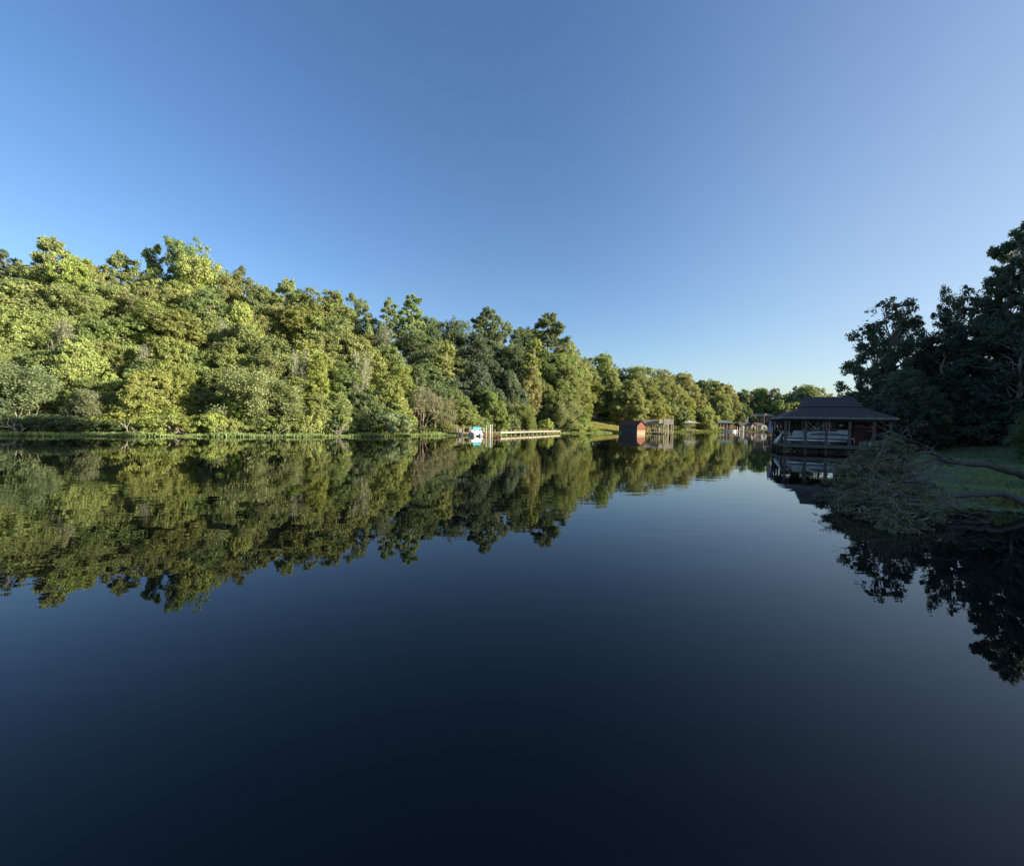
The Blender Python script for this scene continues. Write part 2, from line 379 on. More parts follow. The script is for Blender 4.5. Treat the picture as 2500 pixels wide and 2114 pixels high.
def proto_broad(key, seed, H=16.0, W=9.0, z0=0.12, nl=13, lr=0.34, nc=20, nleaf=80, ls=0.25, egg=0.0, gap=0.0, twig=1.0):
    rng = np.random.default_rng(seed); Rm = W / 2; segs = []; cr = []
    tr = curve_segs((0, 0, -0.6), (rng.normal() * 0.4, rng.normal() * 0.4, H * 0.8), 0.024 * H, 0.006 * H, rng, 8, 0, 0.012); segs += tr
    tp = np.array([s[0] for s in tr] + [tr[-1][1]])
    pass
    lob = []
    for i in range(nl):
        s_ = (i + 0.5) / nl
        env = Rm * (math.sin(math.pi * min(1, (s_ * 0.80 + 0.17))) ** 0.5) * (1 - egg * s_)
        rl = lr * Rm * rng.uniform(0.8, 1.3) * (1 - 0.2 * s_)
        az = i * 2.4 + rng.uniform(-0.6, 0.6); rad = max(0, env - rl * 0.8) * rng.uniform(0.55, 1.08)
        zc = z0 * H + rl * 0.6 + s_ * (H * (1 - z0) - rl * 1.6) + rng.uniform(-0.4, 0.4)
        c = np.array([math.cos(az) * rad, math.sin(az) * rad, zc])
        if i >= nl - 3: c = np.array([rng.normal() * 0.22 * Rm, rng.normal() * 0.22 * Rm, H - rl * (0.9 + 0.25 * (nl - 1 - i))])
        lob.append((c, rl))
        k = int(np.clip((c[2] - rad * 0.55) / H / 0.8 * 8, 0, 7)); st = tp[k]
        segs += curve_segs(st, c, 0.009 * H * (1 - 0.5 * s_), 0.035, rng, 5, 0.05, 0.03)
        out = c.copy(); out[2] = 0; out /= (np.linalg.norm(out) + 1e-6)
        D = rnd(rng, nc); D[:, 2] = D[:, 2] * 0.85 + 0.12; D += 0.45 * out * (rad / Rm); D /= np.linalg.norm(D, axis=1, keepdims=True)
        lump = rng.normal() * 0.08
        for j in range(nc):
            if rng.random() < gap: continue
            cc = c + D[j] * rl * rng.uniform(0.6, 1.15)
            if rng.random() < 0.4 * twig: segs += curve_segs(c, cc, 0.035, 0.012, rng, 3, 0.0, 0.06)
            r = rng.uniform(0.26, 0.72) * (W / 9) ** 0.5
            m = int(nleaf * rng.uniform(0.6, 1.3))
            q = rnd(rng, m) * (rng.random((m, 1)) ** 0.45) * r * np.array([1.05, 1.05, 0.85])
            pos = cc + q
            nr = 0.45 * q / r + 0.55 * D[j] + 0.75 * rng.normal(size=(m, 3)) + np.array([0, 0, 0.15])
            cv = rng.normal() * 0.14 + 0.5 + lump; ch = rng.random()
            cr.append((pos, nr, ls, ls * 0.72, np.clip(cv + rng.normal(size=m) * 0.13, 0, 1), np.clip(ch * 0.6 + rng.random(m) * 0.4, 0, 1), None))
    v, f = tubes(segs, 5); tm = np_mesh(key + '_trunk', v, f, smooth=True); tm.materials.append(BARK)
    cm = leaf_mesh(key + '_crown', cr, rng); cm.materials.append(LEAF)
    PROTO[key] = dict(tm=tm, cm=cm, H=H, W=W)

def proto_pine(key, seed, H=20.0, W=8.0, z0=0.45, nb=30, dens=1.0, rounded=0.6):
    rng = np.random.default_rng(seed); Rm = W / 2; segs = []; cr = []
    tr = curve_segs((0, 0, -0.6), (rng.normal() * 0.3, rng.normal() * 0.3, H * 0.97), 0.017 * H, 0.05, rng, 9, 0, 0.006); segs += tr
    tp = np.array([s[0] for s in tr] + [tr[-1][1]])
    for i in range(nb):
        s_ = i / (nb - 1); t = z0 + (0.985 - z0) * s_
        L = Rm * (1 - s_) ** rounded * rng.uniform(0.6, 1.1) + 0.5
        if s_ < 0.15: L *= 0.75
        az = i * 2.4 + rng.uniform(-0.4, 0.4)
        x = np.interp(t * H / 0.97 / H, np.linspace(0, 1, len(tp)), tp[:, 0]); y = np.interp(t, np.linspace(0, 1, len(tp)), tp[:, 1])
        st = np.array([x, y, t * H]); d = np.array([math.cos(az), math.sin(az), 0.15 + 0.5 * s_ * rng.random()])
        en = st + d * L
        if en[2] > H: en[2] = H - rng.random() * 0.4
        sg = curve_segs(st, en, 0.07 * (1 - s_) + 0.03, 0.02, rng, 4, -0.06, 0.03); segs += sg
        nc = max(3, int(L * 3.6 * dens))
        for j in range(nc):
            u = 1 - (rng.random() ** 1.4) * 0.65
            base = st + (en - st) * u; side = np.cross(d, (0, 0, 1)) * rng.normal() * L * 0.2
            cc = base + side + np.array([0, 0, rng.uniform(-0.15, 0.35)])
            segs += [(base, cc, 0.018, 0.01)]
            m = int(70 * rng.uniform(0.6, 1.2)); r = rng.uniform(0.35, 0.62)
            q = rnd(rng, m); q[:, 2] = q[:, 2] * 0.75 + 0.12
            al = q.copy(); pos = cc + q * r * rng.uniform(0.3, 1, (m, 1)); nr = rng.normal(size=(m, 3)) + np.array([0, 0, 0.25])
            cv = 0.5 + rng.normal() * 0.15
            cr.append((pos, nr, 0.42, 0.13, np.clip(cv + rng.normal(size=m) * 0.15, 0, 1), rng.random(m), al))
    v, f = tubes(segs, 6); tm = np_mesh(key + '_trunk', v, f, smooth=True); tm.materials.append(BARK)
    cm = leaf_mesh(key + '_crown', cr, rng); cm.materials.append(NEEDLE)
    PROTO[key] = dict(tm=tm, cm=cm, H=H, W=W)

def proto_spread(key, seed, H=8.0, W=9.0, nleaf=26, bare=0.0, depth=3):
    """shoreline tree of pale limbs fanning out low, with feathery sprays"""
    rng = np.random.default_rng(seed); segs = []; tips = []
    if bare < 0.5: st = [(a * 1.26 + rng.random() * 0.6, 0.5 + 1.1 * (a % 2)) for a in range(6)]
    else: st = [(a * 2.1 + rng.random(), 0.30) for a in range(4)]
    for az, lean in st:
        d = np.array([math.cos(az) * lean, math.sin(az) * lean, 1.0]); d /= np.linalg.norm(d)
        grow((rng.normal() * 0.2, rng.normal() * 0.2, -0.4), d, H * 0.5, 0.010 * H, depth, rng, segs, tips, -0.05 if lean > 0.6 else 0.05, 0.8, 3, 0.012)
    P0 = np.array([s[1] for s in segs]); mx = np.abs(P0[:, :2]).max() ; mz = P0[:, 2].max()
    sc3 = np.array([W / 2 / mx, W / 2 / mx, H * 0.97 / mz])
    segs = [(s[0] * sc3, s[1] * sc3, s[2], s[3]) for s in segs]
    cr = []
    if bare < 1:
        cand = np.array([s[1] for s in segs if s[2] < 0.05]); cand = cand[rng.random(len(cand)) < (1 - bare)]
        for c in cand:
            if c[2] < 0.03 * H: continue
            m = nleaf; q = rng.normal(size=(m, 3)) * np.array([0.38, 0.38, 0.2]) + np.array([0, 0, -0.05])
            cv = 0.5 + rng.normal() * 0.15
            cr.append((c + q, rng.normal(size=(m, 3)) * 0.6 + np.array([0, 0, 0.8]), 0.26, 0.12, np.clip(cv + rng.normal(size=m) * 0.15, 0, 1), rng.random(m), None))
    v, f = tubes(segs, 4); tm = np_mesh(key + '_trunk', v, f, smooth=True); tm.materials.append(BARK)
    cm = None
    if cr: cm = leaf_mesh(key + '_crown', cr, rng); cm.materials.append(LEAF)
    PROTO[key] = dict(tm=tm, cm=cm, H=H, W=W)

def proto_bush(key, seed, H=2.6, W=4.0, n=60, nleaf=60, ls=0.2):
    rng = np.random.default_rng(seed); segs = []; cr = []
    for j in range(n):
        az = rng.random() * 6.28; rad = (rng.random() ** 0.6) * W * 0.45; top = H * (1 - (rad / (W * 0.52)) ** 2) ** 0.5
        z = top * (1 - 0.6 * rng.random() ** 1.6) - 0.25
        c = np.array([math.cos(az) * rad, math.sin(az) * rad, max(0.15, z)])
        if rng.random() < 0.5: segs += curve_segs((rng.normal() * 0.15, rng.normal() * 0.15, -0.3), c, 0.03, 0.012, rng, 3, 0.1, 0.05)
        m = int(nleaf * rng.uniform(0.6, 1.2)); r = rng.uniform(0.25, 0.5)
        q = rnd(rng, m) * (rng.random((m, 1)) ** 0.4) * r
        o = c - np.array([0, 0, H * 0.2]); o /= np.linalg.norm(o); cv = 0.5 + rng.normal() * 0.16
        cr.append((c + q, 0.5 * q / r + 0.5 * o + rng.normal(size=(m, 3)) * 0.6 + np.array([0, 0, 0.3]), ls, ls * 0.65, np.clip(cv + rng.normal(size=m) * 0.13, 0, 1), rng.random(m), None))
    v, f = tubes(segs, 4); tm = np_mesh(key + '_stems', v, f, smooth=True); tm.materials.append(BARK)
    cm = leaf_mesh(key + '_foliage', cr, rng); cm.materials.append(LEAF)
    PROTO[key] = dict(tm=tm, cm=cm, H=H, W=W)

proto_broad('oak_a', 1, 16, 11, 0.06, 24, 0.44, 34, 60)
proto_broad('oak_b', 2, 17, 10, 0.06, 26, 0.40, 34, 60, egg=0.06)
proto_broad('oak_c', 3, 16, 11, 0.06, 32, 0.34, 29, 58, gap=0.05)
proto_broad('tall_a', 4, 18, 8, 0.06, 24, 0.48, 31, 60, egg=0.22)
proto_broad('tall_b', 5, 18, 8.5, 0.08, 26, 0.42, 29, 58, egg=0.1, gap=0.06)
proto_broad('open_a', 6, 18, 9, 0.22, 26, 0.30, 16, 66, egg=0.12, gap=0.2)
proto_broad('open_b', 8, 17, 11, 0.10, 34, 0.26, 18, 66, gap=0.17)
proto_broad('oak_l', 10, 15, 12, 0.26, 26, 0.38, 24, 80)
proto_broad('round_a', 14, 9, 9, 0.0, 22, 0.44, 33, 60)
proto_broad('round_b', 15, 9.5, 8.5, 0.02, 24, 0.38, 31, 60, egg=0.1)
proto_broad('round_c', 16, 9, 9.5, 0.0, 28, 0.32, 20, 84, gap=0.05)
proto_broad('lacy_a', 17, 18, 10, 0.20, 44, 0.17, 12, 44, gap=0.38, ls=0.27)
proto_broad('lacy_b', 18, 17, 10, 0.12, 50, 0.16, 12, 44, gap=0.34, ls=0.27)
proto_broad('slim', 9, 15, 3.6, 0.03, 20, 0.72, 15, 52, ls=0.26)
proto_pine('pine_a', 11, 22, 8.5, 0.42, 42, 1.2)
proto_pine('pine_b', 12, 20, 9.5, 0.30, 54, 1.35, 0.45)
proto_pine('pine_c', 13, 22, 8, 0.5, 32, 1.2, 0.5)
proto_spread('spread_a', 21, 8, 9, 17); proto_spread('spread_b', 22, 7, 9, 19)
proto_spread('bare_a', 23, 9, 6, 6, 0.93, 4); proto_spread('bare_b', 24, 10, 6, 5, 0.85, 4)
proto_bush('bush_a', 31); proto_bush('bush_b', 32, 3.0, 3.6, 55); proto_bush('bush_c', 33, 1.8, 4.4, 60, 60, 0.17)

# colours (linear)
CG = dict(
    green=((0.225, 0.300, 0.088), 'mid green'), dark=((0.135, 0.190, 0.075), 'dark green'), olive=((0.250, 0.298, 0.085), 'olive green'),
    yellow=((0.30, 0.37, 0.07), 'yellow-green'), lime=((0.300, 0.360, 0.090), 'bright green'), grey=((0.240, 0.295, 0.135), 'grey-green'),
    rust=((0.275, 0.290, 0.105), 'brownish olive'), pale=((0.30, 0.345, 0.14), 'pale straw-green'), blue=((0.120, 0.170, 0.095), 'blue-green'), shade=((0.11, 0.15, 0.09), 'shade-darkened green'))  # shade entry: leaf green darkened so those trees read as shaded
KINDN = {'round': ('broadleaf_tree', 'broadleaf tree', 'tree'), 'lacy': ('broadleaf_tree', 'lacy open tree', 'tree'), 'oak': ('broadleaf_tree', 'broadleaf tree', 'tree'), 'tall': ('broadleaf_tree', 'tall broadleaf tree', 'tree'), 'open': ('broadleaf_tree', 'airy tree', 'tree'),
         'slim': ('vine_covered_tree', 'slim vine-covered tree', 'tree'), 'pine': ('pine_tree', 'pine', 'tree'), 'spread': ('spreading_tree', 'spreading tree with bare pale limbs', 'tree'),
         'bare': ('bare_tree', 'leafless twiggy tree', 'tree'), 'bush': ('shrub', 'rounded shrub', 'shrub')}
ZONES = [(0, 130, 'above the shaded far end of the shore'), (130, 270, 'over the dark shore bushes'), (270, 430, 'above the uprooted stump'), (430, 560, 'behind the yellow shore shrubs'),
         (560, 700, 'over the pale spreading tree'), (700, 830, 'along the straight grassy shore'), (830, 960, 'near the leaning grey shore brush'), (960, 1080, 'around the grey leafless tree'),
         (1080, 1220, 'behind the teal-topped boat'), (1220, 1330, 'above the long pier'), (1330, 1430, 'at the shore end of the pier'), (1430, 1510, 'beside the sloping lawn'),
         (1510, 1580, 'behind the red boathouse'), (1580, 1650, 'behind the railed sun deck'), (1650, 1715, 'behind the grey-roofed canopy'), (1715, 1790, 'behind the green-roofed boathouse'),
         (1790, 1850, 'behind the cream gabled boathouse'), (1850, 1920, 'above the brown hillside house'), (1920, 2010, 'over the near boathouse roof slope'), (2010, 2120, 'just past the near boathouse roof'),
         (2120, 2230, 'beyond the near boathouse'), (2230, 2350, 'above the fallen tree'), (2350, 2600, 'above the marsh at the picture edge'), (2600, 9000, 'on the bank beyond the picture edge')]
TREES = []
rt = random.Random(5)
def tree(key, px, top, Y, W, colr, row, rz=None, lab=None, loc=None, Hm=None, bark=None):
    """px, top in 2500 px coordinates; the tree stands at depth Y with its top there"""
    kd = key.split('_')[0]; pr = PROTO[key]
    if loc is None:
        t = P(px, top, Y); x = t.x; g = gz(x, Y); H = t.z - g
        H = min(max(H, 1.2), 34)
        if kd == 'pine': pass
        elif kd != 'bush' and H / W < 0.8: W = H / 0.8
        if kd in ('oak', 'tall', 'open', 'slim') and H / W < 1.3: key = 'round_' + 'abc'[len(TREES) % 3]; pr = PROTO[key]; kd = 'round'
    else: x, Y = loc; g = gz(x, Y); H = Hm
    nm, kn, cat = KINDN[kd]
    o = thing(nm, None, cat, (x, Y, max(g, -0.1)), rz if rz is not None else rt.uniform(0, 6.28))
    s = (W / pr['W'], W / pr['W'] * rt.uniform(0.9, 1.1), H / pr['H'])
    o.scale = s
    c, cn = CG[colr]; j = rt.uniform(0.88, 1.12)
    c = (c[0] * j * rt.uniform(0.93, 1.07), c[1] * j, c[2] * j * rt.uniform(0.85, 1.15), 1)
    parts = [('stems' if kd == 'bush' else 'trunk', pr['tm'], bark or (0.30, 0.265, 0.21))]
    if pr['cm']: parts.append(('foliage' if kd == 'bush' else 'crown', pr['cm'], c))
    for pn, m_, cc in parts:
        q = bpy.data.objects.new(pn, m_); col.objects.link(q); q.parent = o; q.color = (*cc[:3], 1)
    TREES.append(dict(o=o, px=px, kn=kn, cn=cn if pr['cm'] and kd != 'bare' else 'grey-brown', row=row, lab=lab, W=W, H=H, top=top))
    return o
def finish_labels():
    groups = {}
    rows = {0: 'on the skyline', 1: 'high up', 2: 'halfway up', 3: 'low down', 4: 'at the waterline'}
    for t in TREES:
        z = next(z[2] for z in ZONES if z[0] <= max(t['px'], 0) < z[1])
        if t['px'] >= 2600: t['lab'] = 'unseen broadleaf tree shading the marsh from beyond the picture edge'
        if t['lab']: t['o']['label'] = t['lab']; t['o']['group'] = t['o'].name.split('.')[0].replace('_', ' ') + 's around the lake'; continue
        t['base'] = (t['cn'], t['kn'], rows[t['row']], z); groups.setdefault(t['base'], []).append(t)
    for base, ts in groups.items():
        cn, kn, rw, z = base; ts.sort(key=lambda t: t['px'])
        for i, t in enumerate(ts):
            if len(ts) == 1: pre = ''
            elif len(ts) == 2: pre = ('left-hand ', 'right-hand ')[i]
            elif len(ts) == 3: pre = ('leftmost ', 'middle ', 'rightmost ')[i]
            else: pre = ('leftmost ', 'second ', 'third ', 'fourth ', 'fifth ', 'sixth ', 'seventh ', 'eighth ', 'ninth ', 'tenth ')[i]
            t['o']['label'] = f'{pre}{cn} {kn} {rw} {z}'
            t['o']['group'] = t['o'].name.split('.')[0].replace('_', ' ') + 's around the lake'

SKY = [(0, 522), (50, 528), (110, 492), (165, 522), (215, 540), (245, 518), (285, 540), (315, 506), (375, 492), (430, 530), (465, 553), (545, 583), (585, 573), (620, 598),
       (655, 592), (700, 612), (725, 606), (765, 640), (822, 608), (860, 640), (930, 650), (990, 635), (1030, 655), (1060, 672), (1120, 643), (1165, 695), (1190, 728),
       (1232, 722), (1265, 747), (1350, 752), (1400, 760), (1440, 776), (1490, 792), (1545, 792), (1600, 797), (1650, 785), (1700, 805)]
sx_, sy_ = [a for a, b in SKY], [b for a, b in SKY]
def skyl(x): return float(np.interp(x, sx_, sy_))
shx, shy = [a / S for a, b in SHORE], [b for a, b in SHORE]
def shoreY(x): return float(np.interp(x, shx, shy))
def T(key, x, top, back, W, c, row, **k):     # x, top in 2086-wide picture units
    return tree(key, x * S, top * S, shoreY(x) + back, W, c, row, **k)
# skyline row
for a in [('pine_a', -25, 540, 50, 9, 'olive'), ('pine_c', 20, 518, 50, 9, 'blue'), ('oak_b', 62, 545, 46, 10, 'olive'), ('pine_b', 110, 490, 50, 11.5, 'olive'), ('tall_a', 167, 520, 46, 8.5, 'yellow'),
          ('oak_c', 206, 540, 48, 8, 'rust'), ('pine_a', 245, 516, 50, 9.5, 'green'), ('oak_a', 282, 553, 44, 9, 'olive'), ('open_a', 313, 504, 50, 8, 'green'), ('tall_a', 376, 489, 50, 9, 'green'),
          ('oak_a', 415, 522, 46, 11, 'lime'), ('open_b', 462, 553, 46, 9, 'olive'), ('open_a', 490, 550, 50, 8, 'grey'), ('oak_b', 540, 582, 44, 9, 'olive'), ('pine_b', 587, 572, 46, 9, 'green'),
          ('oak_c', 622, 602, 42, 8, 'olive'), ('tall_b', 658, 590, 40, 8.5, 'lime'), ('oak_b', 690, 618, 38, 8, 'olive'), ('open_a', 722, 604, 44, 8, 'grey'), ('open_b', 752, 640, 38, 8, 'grey'),
          ('bare_b', 783, 640, 30, 8, 'grey'), ('pine_c', 800, 612, 36, 6.5, 'green'), ('pine_c', 834, 606, 36, 8.5, 'green'), ('oak_c', 876, 642, 40, 9, 'dark'), ('oak_a', 932, 650, 38, 10, 'dark'), ('pine_b', 990, 632, 38, 11, 'dark'),
          ('open_a', 1022, 652, 42, 8, 'grey'), ('oak_b', 1062, 668, 40, 10, 'dark'), ('pine_b', 1118, 641, 34, 15, 'dark'), ('oak_a', 1158, 692, 34, 11, 'olive'), ('open_b', 1192, 728, 40, 10, 'olive'),
          ('oak_b', 1232, 721, 44, 11, 'green'), ('oak_a', 1268, 748, 60, 13, 'dark'), ('oak_c', 1303, 744, 52, 13, 'olive'), ('oak_a', 1350, 751, 55, 14, 'olive'), ('oak_b', 1392, 760, 45, 14, 'rust'),
          ('pine_b', 1430, 776, 50, 12, 'dark'), ('oak_a', 1452, 775, 45, 15, 'olive'), ('oak_b', 1480, 783, 40, 13, 'rust'), ('oak_c', 1512, 795, 70, 16, 'dark'), ('oak_a', 1547, 791, 75, 15, 'green'),
          ('open_b', 1577, 791, 65, 13, 'grey'), ('oak_b', 1606, 803, 60, 14, 'olive'), ('open_b', 1645, 784, 50, 17, 'grey'), ('open_a', 1668, 790, 55, 12, 'pale'), ('open_b', 1695, 803, 60, 12, 'grey'),
          ('open_a', 1620, 788, 55, 8, 'grey')]:
    T(a[0], a[1], a[2], a[3], a[4] * (1.0 if a[0][:4] in ('pine', 'bare') else 1.28), a[5], 0)
# rows down the slope on the near left hill
def rowfill(r, frac, back, x0, x1, step, wlo, whi, keys, cols_, jit=12):
    x = x0
    while x < x1:
        bl = 878; sk = skyl(max(0, x)); top = sk + (bl - sk) * frac + rt.uniform(-jit, jit)
        W_ = rt.uniform(wlo, whi)
        T(rt.choice(keys), x, top, back + rt.uniform(-3, 3), W_, rt.choice(cols_), r)
        x += step * rt.uniform(0.75, 1.25)
BK = ['oak_a', 'oak_b', 'oak_c', 'tall_a', 'tall_b', 'open_b']
rowfill(1, 0.17, 34, -60, 800, 60, 10, 12.5, BK, ['olive', 'olive', 'green', 'lime', 'green', 'rust'], 16)
rowfill(1, 0.34, 20, -60, 830, 56, 8.5, 11, BK + ['tall_a'], ['olive', 'green', 'green', 'lime', 'lime'], 24)
rowfill(2, 0.52, 11, -60, 850, 50, 6.5, 8.5, BK + ['slim', 'tall_b'], ['olive', 'green', 'green', 'lime', 'lime'], 26)
rowfill(3, 0.70, 5.5, -50, 860, 46, 5.0, 6.8, ['oak_a', 'oak_b', 'oak_c', 'slim', 'tall_a'], ['green', 'lime', 'green', 'lime', 'dark', 'yellow'], 22)
for x, tp_, bk, W_ in [(128, 640, 16, 4), (300, 690, 11, 4.5), (455, 640, 20, 4), (610, 700, 9, 4), (735, 700, 9, 4.5), (1045, 760, 9, 4)]:
    T('bare_b', x, tp_, bk, W_, 'grey', 2, bark=(0.50, 0.45, 0.37))
# centre wood, darker and bluer
CK = ['oak_a', 'oak_b', 'oak_c', 'tall_a', 'oak_a']
rowfill(1, 0.22, 27, 850, 1190, 56, 12, 15, CK, ['dark', 'green', 'blue', 'dark', 'olive'])
rowfill(2, 0.44, 17, 860, 1190, 50, 10, 12.5, CK, ['dark', 'green', 'green', 'blue'])
rowfill(3, 0.66, 9, 880, 1180, 46, 7, 9, CK, ['green', 'green', 'dark', 'olive'])
for a in [('slim', 640, 640, 20, 4.6, 'lime', 1), ('slim', 905, 700, 18, 5, 'lime', 2), ('slim', 1085, 690, 17, 5.5, 'lime', 1), ('oak_b', 1080, 745, 12, 7, 'rust', 2), ('tall_a', 648, 720, 9, 4.5, 'yellow', 3),
          ('tall_b', 800, 780, 5, 5.5, 'lime', 3), ('oak_b', 1150, 745, 12, 10, 'olive', 2), ('oak_a', 1180, 770, 14, 9, 'olive', 2), ('oak_c', 1130, 800, 6, 8, 'olive', 3), ('oak_b', 1205, 760, 34, 10, 'olive', 1),
          ('tall_a', 330, 700, 13, 5, 'yellow', 2)]:
    T(*a)
# lawn trees and the wood behind the docks
for a in [('oak_l', 1240, 765, 42, 15, 'dark', 2), ('oak_l', 1283, 775, 20, 13, 'olive', 2), ('oak_l', 1262, 790, 34, 12, 'green', 2), ('oak_b', 1330, 790, 24, 13, 'olive', 2), ('oak_a', 1362, 792, 22, 12, 'olive', 2),
          ('oak_c', 1375, 815, 12, 12, 'dark', 3), ('tall_a', 1398, 800, 12, 9, 'lime', 3), ('oak_a', 1420, 800, 20, 13, 'rust', 2), ('oak_b', 1440, 825, 8, 10, 'lime', 3), ('oak_a', 1468, 800, 22, 14, 'olive', 2),
          ('oak_a', 1490, 815, 30, 14, 'dark', 2), ('oak_c', 1515, 822, 50, 14, 'dark', 2), ('oak_b', 1552, 818, 58, 14, 'olive', 1), ('oak_a', 1585, 815, 45, 13, 'green', 2), ('oak_b', 1615, 820, 35, 14, 'olive', 2),
          ('oak_a', 1650, 815, 35, 15, 'green', 2), ('oak_c', 1690, 825, 35, 15, 'olive', 2), ('oak_a', 1730, 820, 35, 15, 'green', 2), ('oak_b', 1780, 815, 40, 15, 'dark', 2)]:
    T(*a)
# shoreline trees
PB = (0.50, 0.46, 0.36)
T('spread_a', 35, 728, 3.5, 8.5, 'grey', 4, bark=PB, lab='grey-green spreading tree with pale limbs in the shaded corner of the shore')
T('spread_b', 185, 790, 3.0, 8, 'grey', 4, bark=PB, lab='low grey-green spreading tree above the dark shore bushes')
T('spread_a', 505, 742, 3.0, 9.5, 'pale', 4, bark=PB, lab='wide pale tree with long whitish level limbs spreading over the shore')
T('spread_b', 575, 770, 3.0, 8, 'pale', 4, bark=PB, lab='drooping straw-coloured tree beside the wide pale spreading tree')
T('spread_b', 690, 800, 2.5, 5.5, 'pale', 4, bark=PB, lab='small pale spreading tree leaning over the straight grassy shore')
T('bush_b', 795, 835, 1.5, 7, 'grey', 4, lab='tall grey-green leaning brush near the leafless tree')
T('bare_a', 862, 758, 2.5, 7, 'grey', 4, bark=(0.42, 0.32, 0.24), lab='grey-brown leafless tree at the shore just left of the low dark dock')
T('bare_b', 905, 800, 2.0, 6.5, 'grey', 4, bark=(0.38, 0.30, 0.23), lab='low twiggy leafless tree beside the taller leafless tree')
T('spread_b', 1060, 820, 1.5, 7, 'olive', 4, bark=PB, lab='olive spreading tree drooping behind the long pier')
T('spread_a', 1160, 815, 1.5, 9, 'pale', 4, bark=PB, lab='pale olive spreading tree where the pier meets the shore')
T('oak_b', 1005, 800, 3.5, 7, 'green', 4); T('oak_a', 945, 815, 3.5, 7, 'olive', 4)
for x in list(range(-20, 860, 34)) + list(range(900, 1215, 36)):
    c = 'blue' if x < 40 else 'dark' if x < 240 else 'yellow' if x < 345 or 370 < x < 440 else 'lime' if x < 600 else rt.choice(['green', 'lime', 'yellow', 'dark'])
    T(rt.choice(['bush_a', 'bush_b', 'bush_c']), x + rt.uniform(-10, 10), 878 - rt.uniform(22, 42), 1.2 + rt.random() * 2.0, rt.uniform(3.6, 5.4), c, 4)
for x, tp_, bk, W_, c in [(270, 815, 3.5, 6, 'yellow'), (320, 822, 3.5, 5.5, 'yellow'), (235, 835, 3, 5, 'yellow'), (300, 765, 6, 6.5, 'lime'), (235, 770, 7, 6, 'lime'), (1170, 862, 1, 5.5, 'yellow'), (1205, 868, 1, 4.5, 'yellow'),
                          (615, 848, 2, 4, 'yellow'), (1455, 868, 4, 6, 'green'), (1480, 870, 3, 5, 'green'), (1340, 862, 8, 5, 'olive'), (1385, 865, 9, 6, 'lime')]:
    T(rt.choice(['bush_a', 'bush_b']), x, tp_, bk, W_, c, 4)

# right bank, backlit
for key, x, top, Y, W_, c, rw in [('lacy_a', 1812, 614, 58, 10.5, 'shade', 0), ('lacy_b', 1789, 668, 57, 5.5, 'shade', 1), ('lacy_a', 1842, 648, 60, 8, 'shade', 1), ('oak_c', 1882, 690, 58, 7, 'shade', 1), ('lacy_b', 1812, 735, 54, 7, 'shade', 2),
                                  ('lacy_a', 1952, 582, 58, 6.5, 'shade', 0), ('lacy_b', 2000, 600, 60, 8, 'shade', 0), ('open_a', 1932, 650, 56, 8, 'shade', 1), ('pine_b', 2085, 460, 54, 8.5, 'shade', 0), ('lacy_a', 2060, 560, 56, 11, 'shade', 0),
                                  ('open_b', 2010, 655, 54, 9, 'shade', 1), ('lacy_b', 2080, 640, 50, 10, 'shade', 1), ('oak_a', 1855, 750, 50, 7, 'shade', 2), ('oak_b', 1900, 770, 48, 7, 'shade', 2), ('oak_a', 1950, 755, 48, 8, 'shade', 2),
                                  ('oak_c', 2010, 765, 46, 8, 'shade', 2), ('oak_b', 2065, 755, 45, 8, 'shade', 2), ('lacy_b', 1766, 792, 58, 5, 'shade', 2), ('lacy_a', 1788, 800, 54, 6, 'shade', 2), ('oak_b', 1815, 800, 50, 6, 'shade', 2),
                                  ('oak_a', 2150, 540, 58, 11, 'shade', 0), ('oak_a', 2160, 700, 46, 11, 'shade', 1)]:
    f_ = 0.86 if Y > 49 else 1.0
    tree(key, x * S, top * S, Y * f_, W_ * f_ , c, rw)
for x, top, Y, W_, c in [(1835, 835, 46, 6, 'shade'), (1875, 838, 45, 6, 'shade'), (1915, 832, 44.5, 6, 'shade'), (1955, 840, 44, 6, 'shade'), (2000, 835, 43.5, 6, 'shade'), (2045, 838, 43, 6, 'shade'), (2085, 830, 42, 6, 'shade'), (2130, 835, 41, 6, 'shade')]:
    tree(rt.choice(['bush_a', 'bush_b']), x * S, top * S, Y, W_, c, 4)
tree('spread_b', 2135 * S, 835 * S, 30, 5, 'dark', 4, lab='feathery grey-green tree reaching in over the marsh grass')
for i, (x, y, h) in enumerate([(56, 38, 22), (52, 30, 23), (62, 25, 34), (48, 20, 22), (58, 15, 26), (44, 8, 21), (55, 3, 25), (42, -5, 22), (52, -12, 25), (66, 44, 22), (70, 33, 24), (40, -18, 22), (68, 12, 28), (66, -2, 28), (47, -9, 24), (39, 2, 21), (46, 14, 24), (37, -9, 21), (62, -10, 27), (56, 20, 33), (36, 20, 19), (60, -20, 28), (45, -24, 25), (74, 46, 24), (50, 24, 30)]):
    tree(['oak_a', 'oak_b', 'oak_c'][i % 3], 2600 + i * 10, 0, y, 12, 'shade', 1, loc=(x, y), Hm=h)  # unseen trees added and sized to shade marsh, boathouse and far-left shore
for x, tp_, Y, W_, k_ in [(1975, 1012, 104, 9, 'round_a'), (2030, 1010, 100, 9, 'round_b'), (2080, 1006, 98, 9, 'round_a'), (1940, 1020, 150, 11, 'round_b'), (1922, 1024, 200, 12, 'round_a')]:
    tree(k_, x, tp_, Y, W_, 'shade', 3)  # leaf colour darkened so they look shaded behind the boathouse
finish_labels()

